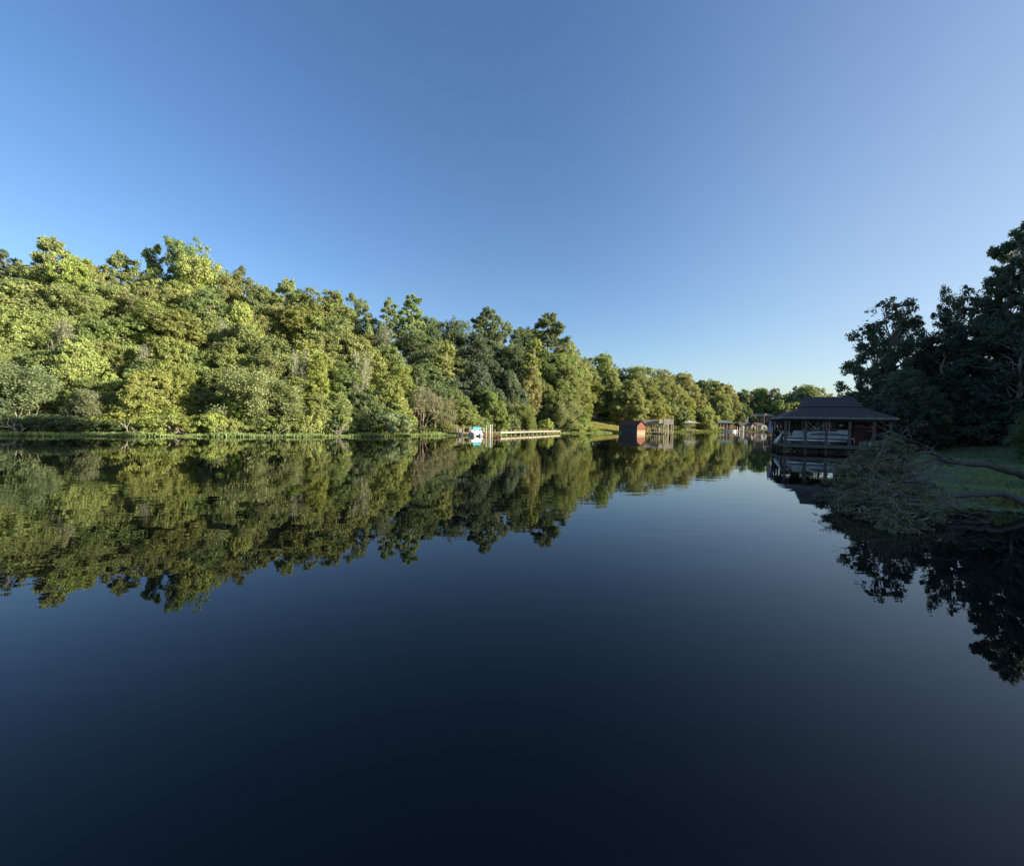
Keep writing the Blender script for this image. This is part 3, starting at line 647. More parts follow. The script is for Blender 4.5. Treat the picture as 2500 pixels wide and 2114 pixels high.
# ------------------------------------------------------------------ ground cover
def cover(name, n, region, dlo, dhi, hfun, L, Wd, colr, m, seed, upright=False, zoff=0.0, label=None, cat=None):
    rng = np.random.default_rng(seed); xs, ys = region(rng, n); d = lake_sd(xs, ys); wv = 0.45 * np.sin(xs * 0.45 + 2 * np.sin(ys * 0.21)) + 0.3 * np.sin(xs * 1.3 + ys * 0.6) + 0.25 * rng.random(len(xs)) if dlo < 0 and dlo > -5 else 0; k = (d > dlo + wv) & (d < dhi); xs, ys, d = xs[k], ys[k], d[k]
    g = np.maximum(ground_z(xs, ys), 0.0); N = len(xs); h = hfun(xs, ys, d, rng) * rng.random(N) ** 0.6
    pos = np.stack([xs, ys, g + zoff + (h * 0.5 if upright else h)], 1)
    if upright:
        nr = rng.normal(size=(N, 3)) * np.array([1, 1, 0.2]); al = np.tile([[0, 0, 1.0]], (N, 1)) * 3 + rng.normal(size=(N, 3)) * 0.6
        v, f = leaf_quads(pos, nr, 1.0, 1.0, rng, al)
        # rescale each blade to its own height
        c = v.reshape(N, 4, 3); ctr = pos[:, None, :]; dd = c - ctr; a = dd[:, 2] - dd[:, 0]; an = a / (np.linalg.norm(a, axis=1, keepdims=True) + 1e-9)
        al_ = np.einsum('nij,nj->ni', dd, an); per = dd - al_[..., None] * an[:, None, :]
        c = ctr + al_[..., None] * an[:, None, :] * (h + 0.08)[:, None, None] * L + per * Wd
        v = c.reshape(-1, 3)
    else:
        v, f = leaf_quads(pos, rng.normal(size=(N, 3)) * 0.6 + np.array([0, 0, 0.8]), L, Wd, rng)
    cl = 0.5 + 0.3 * np.sin(xs * 0.35 + 1.7 * np.sin(ys * 0.3)) * np.sin(xs * 1.7 + ys) + 0.2 * rng.normal(size=N)
    me = np_mesh(name, v, f, {'var': np.clip(cl, 0, 1), 'var2': rng.random(N)})
    o = link(name, me, m); o.color = (*colr, 1); return tag(o, label, cat, kind='stuff')
def bankreg(px0, px1, b0, b1):
    def r(rng, n):
        px = rng.uniform(px0, px1, n); Y0 = np.interp(px, [a for a, b in SHORE], [b for a, b in SHORE])
        Y = Y0 + rng.uniform(b0, b1, n); return (px - 1250) / F * Y, Y
    return r
cover('shore_grass', 110000, bankreg(-60, 1560, -4, 4), -1.7, 0.9, lambda x, y, d, r: 0.30 + 0.13 * np.sin(x * 0.9) + 0.12 * np.sin(x * 0.33 + y) + 0.1 * (np.abs(np.sin(x * 2.1 + y * 1.3)) > 0.93), 1.0, 0.10, (0.24, 0.33, 0.10), GRASS, 41, True,
      label='low green grass fringing the far shore', cat='grass')
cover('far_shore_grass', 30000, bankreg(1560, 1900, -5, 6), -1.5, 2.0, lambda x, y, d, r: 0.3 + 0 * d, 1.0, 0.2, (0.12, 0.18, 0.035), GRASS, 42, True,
      label='yellow-green grass fringing the shore under the far docks', cat='grass')
cover('undergrowth', 90000, bankreg(-100, 1440, 0, 45), 0.8, 40, lambda x, y, d, r: 0.9 + 0 * d, 0.4, 0.28, (0.15, 0.20, 0.06), LEAF, 43,
      label='leafy undergrowth on the wooded slope', cat='undergrowth')
cover('lawn_grass', 90000, bankreg(1425, 1760, 0, 45), 0.8, 40, lambda x, y, d, r: 0.16 + 0 * d, 1.2, 0.25, (0.32, 0.31, 0.09), GRASS, 44, True,
      label='mown yellow-green lawn sloping down to the docks', cat='lawn')
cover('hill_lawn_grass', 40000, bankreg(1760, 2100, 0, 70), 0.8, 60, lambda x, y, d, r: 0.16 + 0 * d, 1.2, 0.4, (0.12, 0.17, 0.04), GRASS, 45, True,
      label='green lawn on the hill below the brown house', cat='lawn')
def marshreg(rng, n):
    Y = 11.8 + (rng.random(n) ** 1.5) * 33; edge = np.interp(Y, [11.8, 13, 17, 27, 40, 46], [15.6, 12.8, 15.6, 23.5, 34, 40]) + 0.6 * np.sin(Y * 2.3)
    return edge + rng.random(n) ** 0.8 * (Y * 1.3 + 4 - edge), Y
def flat_cover():
    cover('marsh_leaves', 120000, marshreg, -60, 2, lambda x, y, d, r: 0.05 + 0 * d, 0.11, 0.09, (0.22, 0.31, 0.16), GRASS, 46, False, 0.015, 'low green water plants carpeting the marsh behind the fallen tree', 'water plants')
    cover('marsh_grass', 50000, marshreg, -60, 6, lambda x, y, d, r: 0.22 + 0.12 * np.sin(x * 0.8) * np.sin(y * 0.6), 1.0, 0.03, (0.22, 0.31, 0.14), GRASS, 47, True, 0, 'short upright grass standing in the marsh behind the fallen tree', 'grass')
    def tuft(rng, n):
        return 14.95 + rng.normal(size=n) * 0.26, 12.9 + rng.normal(size=n) * 0.15
    cover('sun_tinted_grass', 420, tuft, -60, 6, lambda x, y, d, r: 0.6 + 0 * d, 1.0, 0.022, (0.30, 0.32, 0.12), GRASS, 48, True, 0, 'grass tuft yellowed to look sunlit under the lower fallen limb', 'grass')  # sun leaking onto this tuft is put into its yellower colour
flat_cover()

# ------------------------------------------------------------------ fallen tree in the foreground
def C(cx, cy, Y): return np.array(P(1990 + cx / 4.09, 1040 + cy / 4.09, Y))
rng = np.random.default_rng(77)
base = np.array(P(2600, 1175, 17)); base[2] = 0
ft = thing('fallen_tree', 'fallen tree with feathery dark foliage lying from the marsh into the water', 'fallen tree', tuple(base))
def path_segs(pts, r0, r1, sub=3, jit=0.02):
    pts = [np.array(p) for p in pts]; out = []; n = len(pts) - 1; q = [pts[0]]
    for i in range(n):
        pm = pts[max(i - 1, 0)]; p0 = pts[i]; p1 = pts[i + 1]; p2 = pts[min(i + 2, n)]
        for k in range(1, sub + 1):
            t = k / sub
            c = 0.5 * ((2 * p0) + (-pm + p1) * t + (2 * pm - 5 * p0 + 4 * p1 - p2) * t * t + (-pm + 3 * p0 - 3 * p1 + p2) * t ** 3)
            q.append(c + rng.normal(size=3) * jit)
    m = len(q) - 1
    return [(q[i], q[i + 1], r0 + (r1 - r0) * (i / m) ** 0.8, r0 + (r1 - r0) * ((i + 1) / m) ** 0.8) for i in range(m)], q
def build_tubes(name, segs, color, k=7):
    v, f = tubes(segs, k); me = np_mesh(name, v - base, f, smooth=True); o = link(name, me, BARK, ft); o.color = (*color, 1); return o
LB = (0.12, 0.115, 0.10)
up_pts = [C(2600, 640, 18), C(2086, 490, 17), C(1900, 430, 16.7), C(1750, 395, 16.5), C(1480, 372, 16.2), C(1280, 345, 16)]
s_, q_ = path_segs(up_pts, 0.17, 0.09)
up_more = []
for pts, r0, r1 in [([C(1300, 345, 16), C(1230, 300, 15.9), C(1170, 275, 15.8), C(1060, 262, 15.6), C(980, 290, 15.5)], 0.075, 0.035),
                    ([C(1290, 350, 16), C(1180, 330, 15.8), C(1070, 380, 15.3), C(940, 410, 14.8)], 0.06, 0.03),
                    ([C(1400, 360, 16.1), C(1330, 310, 16), C(1270, 300, 16), C(1120, 210, 16.1), C(990, 160, 16.2), C(860, 95, 16.3), C(760, 60, 16.3)], 0.035, 0.012),
                    ([C(990, 160, 16.2), C(940, 80, 16.3), C(915, 35, 16.4)], 0.02, 0.008), ([C(1280, 370, 16), C(1200, 460, 15.2), C(1130, 540, 14.6)], 0.035, 0.018),
                    ([C(1290, 370, 16), C(1150, 390, 15.5), C(1040, 460, 15), C(960, 520, 14.4)], 0.05, 0.03),
                    ([C(1820, 410, 16.6), C(1760, 350, 16.5), C(1715, 338, 16.5)], 0.035, 0.015), ([C(1480, 372, 16.2), C(1400, 390, 16.1), C(1330, 395, 16.0), C(1250, 365, 16)], 0.03, 0.02)]:
    a, _ = path_segs(pts, r0, r1); up_more += a
build_tubes('limb', s_ + up_more, LB)
lo_pts = [C(2600, 1000, 12.0), C(2086, 770, 12.4), C(1960, 700, 12.5), C(1830, 675, 12.5), C(1650, 690, 12.5), C(1450, 690, 12.5), C(1300, 712, 12.4)]
s_, q_ = path_segs(lo_pts, 0.11, 0.06); more = []
for pts, r0, r1 in [([C(1330, 700, 12.5), C(1250, 620, 12.9), C(1170, 570, 13.1), C(1020, 565, 13.2)], 0.03, 0.012), ([C(1600, 740, 12.4), C(1540, 640, 12.6), C(1430, 560, 12.8), C(1420, 515, 12.9)], 0.025, 0.008),
                    ([C(1590, 690, 12.5), C(1700, 790, 12.3), C(1760, 850, 12.1)], 0.02, 0.008), ([C(1400, 690, 12.5), C(1440, 780, 12.2), C(1450, 850, 12)], 0.022, 0.01),
                    ([C(1290, 712, 12.4), C(1300, 830, 11.8), C(1320, 900, 11.4), C(1385, 965, 11)], 0.022, 0.008), ([C(1300, 712, 12.4), C(1200, 740, 12), C(1100, 760, 11.6)], 0.04, 0.02)]:
    a, _ = path_segs(pts, r0, r1); more += a
build_tubes('limb', s_ + more, LB)
BO = [[(990, 285, 15.6), (800, 310, 15.1), (620, 345, 14.7), (430, 390, 14.3), (300, 440, 14.0), (200, 540, 13.8)],
      [(900, 120, 16.1), (760, 130, 15.9), (620, 210, 15.6), (480, 280, 15.1), (330, 355, 14.8), (250, 420, 14.5)],
      [(960, 200, 15.9), (820, 210, 15.6), (700, 250, 15.3), (560, 320, 15.0), (450, 340, 14.7)],
      [(940, 410, 14.8), (800, 420, 14.3), (660, 440, 14.0), (520, 500, 13.6), (400, 560, 13.3), (300, 610, 13.2)],
      [(700, 330, 15.0), (560, 400, 14.4), (420, 460, 14.0), (300, 520, 13.8), (160, 545, 13.9)],
      [(960, 520, 14.2), (820, 520, 13.7), (700, 540, 13.2), (560, 590, 12.9), (420, 640, 12.8)],
      [(1110, 560, 13.6), (900, 600, 12.9), (700, 640, 12.5), (480, 680, 12.5), (280, 690, 13.0), (90, 690, 13.7)],
      [(1060, 650, 12.6), (900, 660, 12.3), (760, 690, 12.0), (600, 700, 12.0), (420, 720, 12.4), (250, 730, 12.9)],
      [(1250, 720, 12.3), (1050, 735, 11.8), (850, 745, 11.6), (650, 755, 11.6), (480, 750, 12.0), (340, 760, 12.3)],
      [(1250, 800, 11.4), (1050, 790, 11.1), (820, 795, 11.0), (600, 820, 11.0), (420, 830, 11.3), (310, 840, 11.6)],
      [(1300, 780, 11.6), (1180, 850, 10.8), (980, 870, 10.5), (850, 880, 10.4), (720, 900, 10.5), (560, 890, 10.8)],
      [(1220, 860, 10.8), (1080, 930, 10.2), (960, 980, 10.0), (860, 1040, 9.8), (790, 1070, 9.8)],
      [(1180, 760, 11.8), (1080, 830, 10.9), (1000, 900, 10.4), (900, 930, 10.2), (760, 960, 10.2)],
      [(1100, 600, 13.4), (1040, 660, 12.5), (1100, 720, 12.0), (1180, 800, 11.2), (1150, 880, 10.6)],
      [(820, 130, 16.0), (690, 190, 15.7), (560, 250, 15.4), (420, 310, 15.0)],
      [(860, 330, 15.0), (760, 400, 14.4), (640, 480, 13.8), (520, 560, 13.2), (400, 690, 12.6)],
      [(900, 230, 15.8), (900, 330, 15.2), (880, 450, 14.4), (860, 560, 13.5)]]
bs = []; fp = []; fal = []; fv = []; tw = []
for bo in BO:
    pts = [C(*p) for p in bo]; sg, q = path_segs(pts, 0.032, 0.010, 5, 0.015); bs += sg
    q = np.array(q); L = np.linalg.norm(np.diff(q, axis=0), axis=1).sum(); ns = int(L * 52)
    for _ in range(ns):
        t = rng.random() * (len(q) - 1.01); i = int(t); p = q[i] * (1 - t + i) + q[i + 1] * (t - i); d = q[i + 1] - q[i]; d /= np.linalg.norm(d)
        if math.sin(p[0] * 5.1 + 2 * math.sin(p[2] * 6)) * math.sin(p[1] * 4.3 + p[2] * 5) > 0.28: continue
        e = d * 0.9 + rnd(rng, 1)[0] * np.array([0.9, 0.9, 0.45]); e /= np.linalg.norm(e)
        ln = rng.uniform(0.14, 0.40) * (2.0 if rng.random() < 0.07 else 1.0); p1 = p + e * ln + np.array([0, 0, -0.12 * ln])
        if p1[2] < 0.02: p1[2] = 0.02 + rng.random() * 0.05
        tw.append((p, p1, 0.007, 0.003))
        m = 30; tt = rng.random(m)[:, None] ** 0.7; lp = p + (p1 - p) * tt + rng.normal(size=(m, 3)) * np.array([0.042, 0.042, 0.022])
        lp[:, 2] = np.maximum(lp[:, 2], 0.01)
        fp.append(lp); fal.append(np.tile(e, (m, 1)) + rng.normal(size=(m, 3)) * 0.7); fv.append(np.clip(0.5 + rng.normal() * 0.35 + rng.normal(size=m) * 0.12, 0, 1))
build_tubes('branch_tips', bs, (0.22, 0.20, 0.17), 5); o = build_tubes('twigs', tw, (0.10, 0.09, 0.07), 3)
fp = np.concatenate(fp); fal = np.concatenate(fal); fv = np.concatenate(fv)
v, f = leaf_quads(fp, rng.normal(size=fp.shape) + np.array([0, 0, 0.7]), 0.085, 0.028, rng, fal)
me = np_mesh('foliage', v - base, f, {'var': fv, 'var2': rng.random(len(fv))}); o = link('foliage', me, NEEDLE, ft); o.color = (0.165, 0.18, 0.09, 1)
# bare pale twigs tangled in the crown
segs = []; tips = []
for cx, cy, Y, n_ in [(480, 300, 14.8, 2), (620, 200, 15.4, 2), (860, 120, 16.0, 2), (200, 640, 13.5, 1), (1180, 480, 14.2, 4), (1350, 780, 11.9, 4), (1080, 560, 13.2, 7), (1040, 400, 14.6, 6), (1300, 860, 11.4, 7), (640, 450, 13.9, 3), (800, 640, 12.2, 5), (980, 520, 13.8, 6), (900, 880, 10.3, 3), (1120, 640, 12.5, 5), (350, 800, 11.9, 2), (760, 110, 16.1, 3)]:
    for _ in range(n_):
        c = C(cx + rng.normal() * 50, cy + rng.normal() * 40, Y); d = rnd(rng, 1)[0]; d[2] = abs(d[2]) * 0.5 - 0.1
        grow(c, d / np.linalg.norm(d), rng.uniform(0.35, 0.8), 0.011, 2, rng, segs, tips, 0.0, 0.8, 2, 0.004)
segs = [s for s in segs if s[0][2] > 0 and s[1][2] > 0]
build_tubes('dead_twigs', segs, (0.27, 0.245, 0.21), 4)
# withered brown sprays
wp = []
for cx, cy, Y in [(590, 420, 13.8), (960, 490, 13.9), (800, 620, 12.2), (980, 540, 13.5), (1070, 410, 14.6), (700, 400, 14.0)]:
    wp.append(C(cx, cy, Y) + rng.normal(size=(170, 3)) * np.array([0.2, 0.15, 0.09]))
wp = np.concatenate(wp); v, f = leaf_quads(wp, rng.normal(size=wp.shape), 0.07, 0.035, rng)
me = np_mesh('withered_leaves', v - base, f, {'var': rng.random(len(wp)), 'var2': rng.random(len(wp))}); o = link('withered_leaves', me, LEAF, ft); o.color = (0.24, 0.18, 0.11, 1)
tag(o, label='withered brown leaves')
# uprooted stump and driftwood on the left shore
rng = np.random.default_rng(5)
sp = P(352 * S, 872 * S, 49.5); st_ = thing('uprooted_stump', 'pale uprooted stump with splayed roots on the grassy shore', 'stump', (sp.x, sp.y, 0))
segs = []; tips = []
for a in range(9):
    d = np.array([math.cos(a * 0.75), -0.3, 0.15 + 0.45 * rng.random()]); grow((0, 0, 0.5), d / np.linalg.norm(d), 1.3, 0.08, 1, rng, segs, tips, -0.3, 0.6, 2, 0.02)
segs += curve_segs((0, 0, 0.3), (0.6, 0.9, 1.2), 0.2, 0.15, rng, 4)
segs = [s for s in segs if min(s[0][2], s[1][2]) > -0.1]
v, f = tubes(segs, 5); o = link('roots', np_mesh('roots', v, f, smooth=True), BARK, st_); o.color = (0.50, 0.40, 0.30, 1)
for i, (x, lab) in enumerate([(40, 'thin forked pale branch standing in the shaded far shore grass'), (262, 'pale dead branch lying across the shore beside the dark bushes'), (690, 'bundle of dry pale branches on the straight grassy shore'),
                              (560, 'crossed whitish dead poles leaning under the wide pale tree')]):
    p = P(x * S, 880 * S, shoreY(x) - 0.3); segs = []; tips = []
    for a in range(3 + 3 * (i == 2)):
        d = np.array([rng.normal() * 0.6, 0.2, 0.4 + rng.random()]); grow((0, 0, -0.1), d / np.linalg.norm(d), rng.uniform(0.9, 1.9), 0.03, 1, rng, segs, tips, -0.15, 0.6, 2, 0.015)
    v, f = tubes(segs, 4); o = link('dead_branch', np_mesh('dead_branch', v, f, smooth=True), BARK); o.color = (0.5, 0.44, 0.34, 1); o.location = (p.x, p.y, 0)
    tag(o, lab, 'dead branch', 'dead branches along the shore')

# ------------------------------------------------------------------ near boathouse
A23 = R(-23)
bh = thing('boathouse', 'large open boathouse on posts with dark two-tier hipped roof in the shade', 'boathouse', (26.25, 42, 0), A23)
Wd, Dp, EV = 8.7, 7.0, 3.38
lo = [(-.1, -.1), (Wd + .1, -.1), (Wd + .1, Dp + .1), (-.1, Dp + .1)]; br_ = [(2.2, 1.9), (6.6, 1.9), (6.6, 5.1), (2.2, 5.1)]
m = MB()
for i in range(4):
    a, b_ = lo[i], lo[(i + 1) % 4]; c, d = br_[(i + 1) % 4], br_[i]
    m.slab([(*a, EV), (*b_, EV), (*c, 4.40), (*d, 4.40)], 0.07)
rg = [(2.35, 3.5), (6.35, 3.5)]
bu = [(2.06, 1.76), (6.74, 1.76), (6.74, 5.24), (2.06, 5.24)]; Zu = 4.43
m.slab([(*bu[0], Zu), (*bu[1], Zu), (*rg[1], 5.48), (*rg[0], 5.48)], 0.09); m.slab([(*bu[2], Zu), (*bu[3], Zu), (*rg[0], 5.48), (*rg[1], 5.48)], 0.09)
m.slab([(*bu[1], Zu), (*bu[2], Zu), (*rg[1], 5.48)], 0.09); m.slab([(*bu[3], Zu), (*bu[0], Zu), (*rg[0], 5.48)], 0.09)
roof = m.build('roof', SHINGLE, bh)
m = MB(); t_ = 0.05
m.box(-.15, -.15, EV - .19, Wd + .15, -.1, EV - .01); m.box(-.15, Dp + .1, EV - .19, Wd + .15, Dp + .15, EV - .01); m.box(-.15, -.1, EV - .19, -.1, Dp + .1, EV - .01); m.box(Wd + .1, -.1, EV - .19, Wd + .15, Dp + .1, EV - .01)
m.build('fascia', FASCIA, roof)
m = MB()
for v_ in (0.35, 3.4, Dp - .3): m.box(0, v_ - .06, EV - .42, Wd, v_ + .06, EV - .2)
for u_ in (.3, 2.3, 4.3, 6.3, Wd - .3): m.box(u_ - .05, .41, EV - .40, u_ + .05, Dp - .36, EV - .22)
m.build('roof_beams', DARKWOOD, bh)
for u_ in (.3, 1.95, 3.6, 5.4, 7.2, 8.4):
    MB().box(u_ - .10, .25, -1, u_ + .10, .45, EV - .42).build('post', POSTW, bh, 0.01)
for u_, v_ in ((1.5, 3.4), (4.4, 3.4), (.2, 1.6), (.2, 3.4), (.2, 5.2), (.2, 6.8), (2.5, 6.8), (4.5, 6.8), (6.3, 6.8), (8.4, 6.8), (2.3, 5.3)):
    MB().box(u_ - .09, v_ - .09, -1, u_ + .09, v_ + .09, EV - .42).build('post', DARKWOOD, bh, 0.01)
# decks: front walkway, left and right and back, leaving the boat slip open
m = MB()
for i in range(58): m.box(.05 + i * .15, -.12, .71, .05 + i * .15 + .138, .95, .75)
for i in range(22): m.box(6.0 + i * .12, .96, .71, 6.0 + i * .12 + .11, 6.9, .75)
for i in range(38): m.box(.1 + i * .155, 4.0, .71, .1 + i * .155 + .14, 6.9, .75)
m.build('deck', WOODG, bh)
m = MB(); m.box(0, -.16, .44, Wd, -.12, .76); m.box(0, .9, .5, 6, .95, .70); m.box(0, 4.0, .45, 6, 4.06, .70); m.box(-.04, -.12, .5, 0, 6.9, .74); m.box(0, 6.9, .45, Wd, 6.95, .7)
m.build('rim_joist', POSTW, bh)
m = MB(); m.box(0, .28, .05, Wd, .34, .2); m.box(0, 6.7, .05, Wd, 6.76, .2); m.tube([(.3, .3, -.2), (1.95, .3, .6)], .05); m.tube([(3.6, .3, -.2), (5.4, .3, .6)], .05); m.tube([(5.4, .3, -.2), (7.2, .3, .6)], .05)
m.build('brace', DARKWOOD, bh)
# enclosed room at the shore end
m = MB(); m.box(5.75, 2.5, .76, 5.85, 6.7, EV - .42); m.box(5.85, 2.5, .76, 6.35, 2.6, EV - .42); m.box(7.15, 2.5, .76, 8.55, 2.6, EV - .42); m.box(6.35, 2.5, 2.75, 7.15, 2.6, EV - .42); m.box(8.5, .5, .76, 8.6, 6.7, EV - .42)
rm = m.build('wall', DARKWOOD, bh)
dr = MB().box(6.38, 2.46, .78, 7.12, 2.52, 2.72).build('door', mat('door_wood', (.14, .07, .055), .7, noise=.3), bh, 0.01)
MB().ball((7.02, 2.42, 1.75), .04).build('door_knob', METAL, dr)
m = MB()
for z_ in (.95, 1.25, 1.55): m.box(.3, 6.82, z_, 5.7, 6.86, z_ + .06)
m.build('railing', WOODG, bh)
for q_ in ((.9, 6.84, 1.9, 1.9, 6.9, 2.9), (3.0, 6.84, 2.1, 4.0, 6.9, 2.95), (1.3, 3.26, 1.6, 2.1, 3.3, 2.9)): MB().box(*q_).build('storage_board', DARKWOOD, bh)
m = MB(); m.ball((5.05, 1.6, 2.62), (.17, .17, .12)); lg = m.build('lamp_globe', LAMPG, bh, smooth=True)
MB().tube([(5.05, 1.6, 2.7), (5.05, 1.6, 3.05)], .015).build('lamp_rod', BLACK, lg)
m = MB()
for u_ in (.75, 4.05): 
    for v_ in (1.3, 3.5): m.tube([(u_, v_, .9), (u_, v_, 2.95)], .012, 4)
    m.box(u_ - .04, 1.2, .82, u_ + .04, 3.6, .9)
m.build('boat_lift', METAL, bh)
# pontoon boat on the lift: u runs along the boat, stern at the left
M_ = bh.matrix_basis
def bl(u, v, z=0): return Vector((26.25, 42, 0)) + Vector((u * math.cos(A23) - v * math.sin(A23), u * math.sin(A23) + v * math.cos(A23), z))
pb = thing('pontoon_boat', 'white pontoon boat with blue-grey side panels hanging in the shaded near boathouse', 'boat', bl(.45, 1.3, .9), A23)
for v_ in (.35, 1.75):
    MB().tube([(0, v_, .2), (.25, v_, .2), (4.9, v_, .2), (5.3, v_, .27), (5.55, v_, .36)], [.17, .21, .21, .14, .03], 12).build('pontoon', METAL, pb, smooth=True)
MB().box(.05, 0, .42, 5.6, 2.1, .52).build('boat_deck', GELCOAT, pb, .02)
def side(v0, v1):
    return MB().prism([(1.55, .54), (5.2, .54), (5.2, 1.12), (2.6, 1.12), (1.95, 1.02), (1.55, .75)], v0, v1)
side(.02, .07).build('side_panel', GELCOAT, pb); side(2.03, 2.08).build('side_panel', GELCOAT, pb)
for v0 in (-.002, 2.08):
    MB().prism([(1.9, .70), (5.12, .70), (5.12, .86), (4.6, .90), (4.3, .98), (2.6, .98), (2.2, .90)], v0 - .02 + .02, v0 + .02).build('stripe', BLUEGREY, pb)
m = MB()
for v_ in (.05, 2.05):
    m.tube([(1.3, v_, 1.05), (1.75, v_, 1.28), (5.3, v_, 1.28)], .022, 6); m.tube([(5.3, v_, 1.28), (5.3, v_, .5)], .022, 6); m.tube([(3.6, v_, 1.28), (3.6, v_, .52)], .03, 6); m.tube([(4.7, v_ - .03, 1.12), (5.25, v_ - .03, .75)], .02, 6)
    m.tube([(.6, v_, .52), (.6, v_, 1.15), (1.25, v_, 1.15), (1.25, v_, .52)], .02, 6); m.tube([(.6, v_, .8), (1.25, v_, .8)], .015, 6)
m.build('railing', GELCOAT, pb, smooth=True)
m = MB(); m.box(.7, .3, .52, 1.5, .85, .95); m.box(.7, .22, .52, 1.5, .3, 1.12); m.box(4.3, .15, .52, 5.1, .7, .95); m.box(4.3, .1, .95, 5.1, .2, 1.30); m.box(4.3, 1.4, .52, 5.1, 1.95, .95); m.build('seat', GELCOAT, pb, .02)
m = MB(); m.box(2.6, 1.2, .52, 3.1, 1.8, 1.25); m.box(2.5, 1.1, 1.25, 2.7, 1.9, 1.5); m.build('console', BLUEGREY, pb, .02)
for v_ in (.1, 2.0):
    m = MB(); m.tube([(2.6, v_, 1.28), (1.75, v_, 2.15)], .03, 6); m.tube([(2.55, v_, 1.28), (3.75, v_, 2.2)], .03, 6); m.tube([(2.0, v_, 1.95), (1.7, v_, 1.6)], .014, 6); m.tube([(3.45, v_, 2.3), (3.7, v_, 2.0), (3.55, v_, 1.75), (3.75, v_, 1.5)], .014, 6)
    m.build('canopy_frame', WHITE, pb)
MB().tube([(.12, .0, .55), (.12, .0, .82), (.2, .0, .95), (.32, .0, .95), (.4, .0, .82), (.4, .0, .55)], .03, 6).build('boarding_ladder', WHITE, pb)
ob = MB().tube([(-.35, 1.0, .55), (-.6, 1.0, .85), (-.9, 1.0, 1.05)], [.16, .2, .14], 8).build('outboard_motor', BLACK, pb, smooth=True)
MB().tube([(-.3, 1.0, .6), (-.55, 1.0, .1), (-.7, 1.0, -.15)], [.1, .07, .05], 6).build('motor_leg', METAL, ob)
m = MB()
for a in range(3): m.prismx([(1.0 + .02 * math.cos(a * 2.1), -.15), (1.0 + .17 * math.cos(a * 2.1 + .3), -.15 + .17 * math.sin(a * 2.1 + .3)), (1.0 + .17 * math.cos(a * 2.1 - .2), -.15 + .17 * math.sin(a * 2.1 - .2))], -.78, -.75)
m.build('propeller', BLACK, ob)
# stars and stripes on a slanting pole and a second, furled cloth by the stern
def flag(name, label, loc, rz, w_, h_, tilt, poleL):
    f_ = thing(name, label, 'flag', loc, rz)
    dirp = Vector((-math.sin(tilt), 0, math.cos(tilt)))
    MB().tube([(0, 0, 0), dirp * poleL], .018, 6).build('flag_pole', METAL, f_)
    top = dirp * poleL
    def pt(u, s):   # u down from the pole tip along the hanging cloth, s across stripes
        return top + Vector((-w_ * 0.10 * u - s * h_ * .55, .05 * math.sin(u * 7 + s * 3), -w_ * u - h_ * .35 * (1 - s) * .6 + .0))
    for nm, mt_, par in (('white_cloth', WCLOTH, 0), ('red_stripes', RED, 1)):
        m = MB()
        for k in range(13):
            if k % 2 == par: continue
            for q in range(10):
                u0, u1 = q / 10, (q + 1) / 10
                if k < 7 and u1 <= .4: continue
                m.add([pt(u0, k / 13), pt(u1, k / 13), pt(u1, (k + 1) / 13), pt(u0, (k + 1) / 13)], [(0, 1, 2, 3)])
        m.build(nm, mt_, f_)
    m = MB()
    for q in range(4): m.add([pt(q / 10, 0), pt((q + 1) / 10, 0), pt((q + 1) / 10, 7 / 13), pt(q / 10, 7 / 13)], [(0, 1, 2, 3)])
    cn_ = m.build('canton', NAVY, f_); m = MB()
    for i in range(6):
        for j in range(5):
            c = pt((i + .5) / 15, (j + .5) / 9.5) + Vector((0, -.012, 0)); s_ = .028
            m.add([c + Vector((math.cos(a * .628 + 1.57) * (s_ if a % 2 == 0 else s_ * .4), 0, math.sin(a * .628 + 1.57) * (s_ if a % 2 == 0 else s_ * .4))) for a in range(10)], [tuple(range(10))])
    m.build('stars', WCLOTH, cn_)
    return f_
flag('flag', 'striped flag with starred dark canton hanging off the far post of the near boathouse', bl(.1, 1.6, 1.75), A23, 1.15, .8, R(28), 1.35)
m = MB(); m.tube([(0, 0, 0), (.3, .1, 1.3)], .02, 6)
ff = thing('furled_flag', 'pale furled cloth on a pole at the stern corner of the near boathouse', 'flag', bl(-.15, .6, .7), A23)
m.build('pole', METAL, ff); m = MB(); m.tube([(-.35, 0, .05), (-.2, .02, .35), (.0, 0, .7), (.2, .05, 1.15)], [.16, .18, .12, .04], 7); m.build('cloth', WCLOTH, ff, smooth=True)
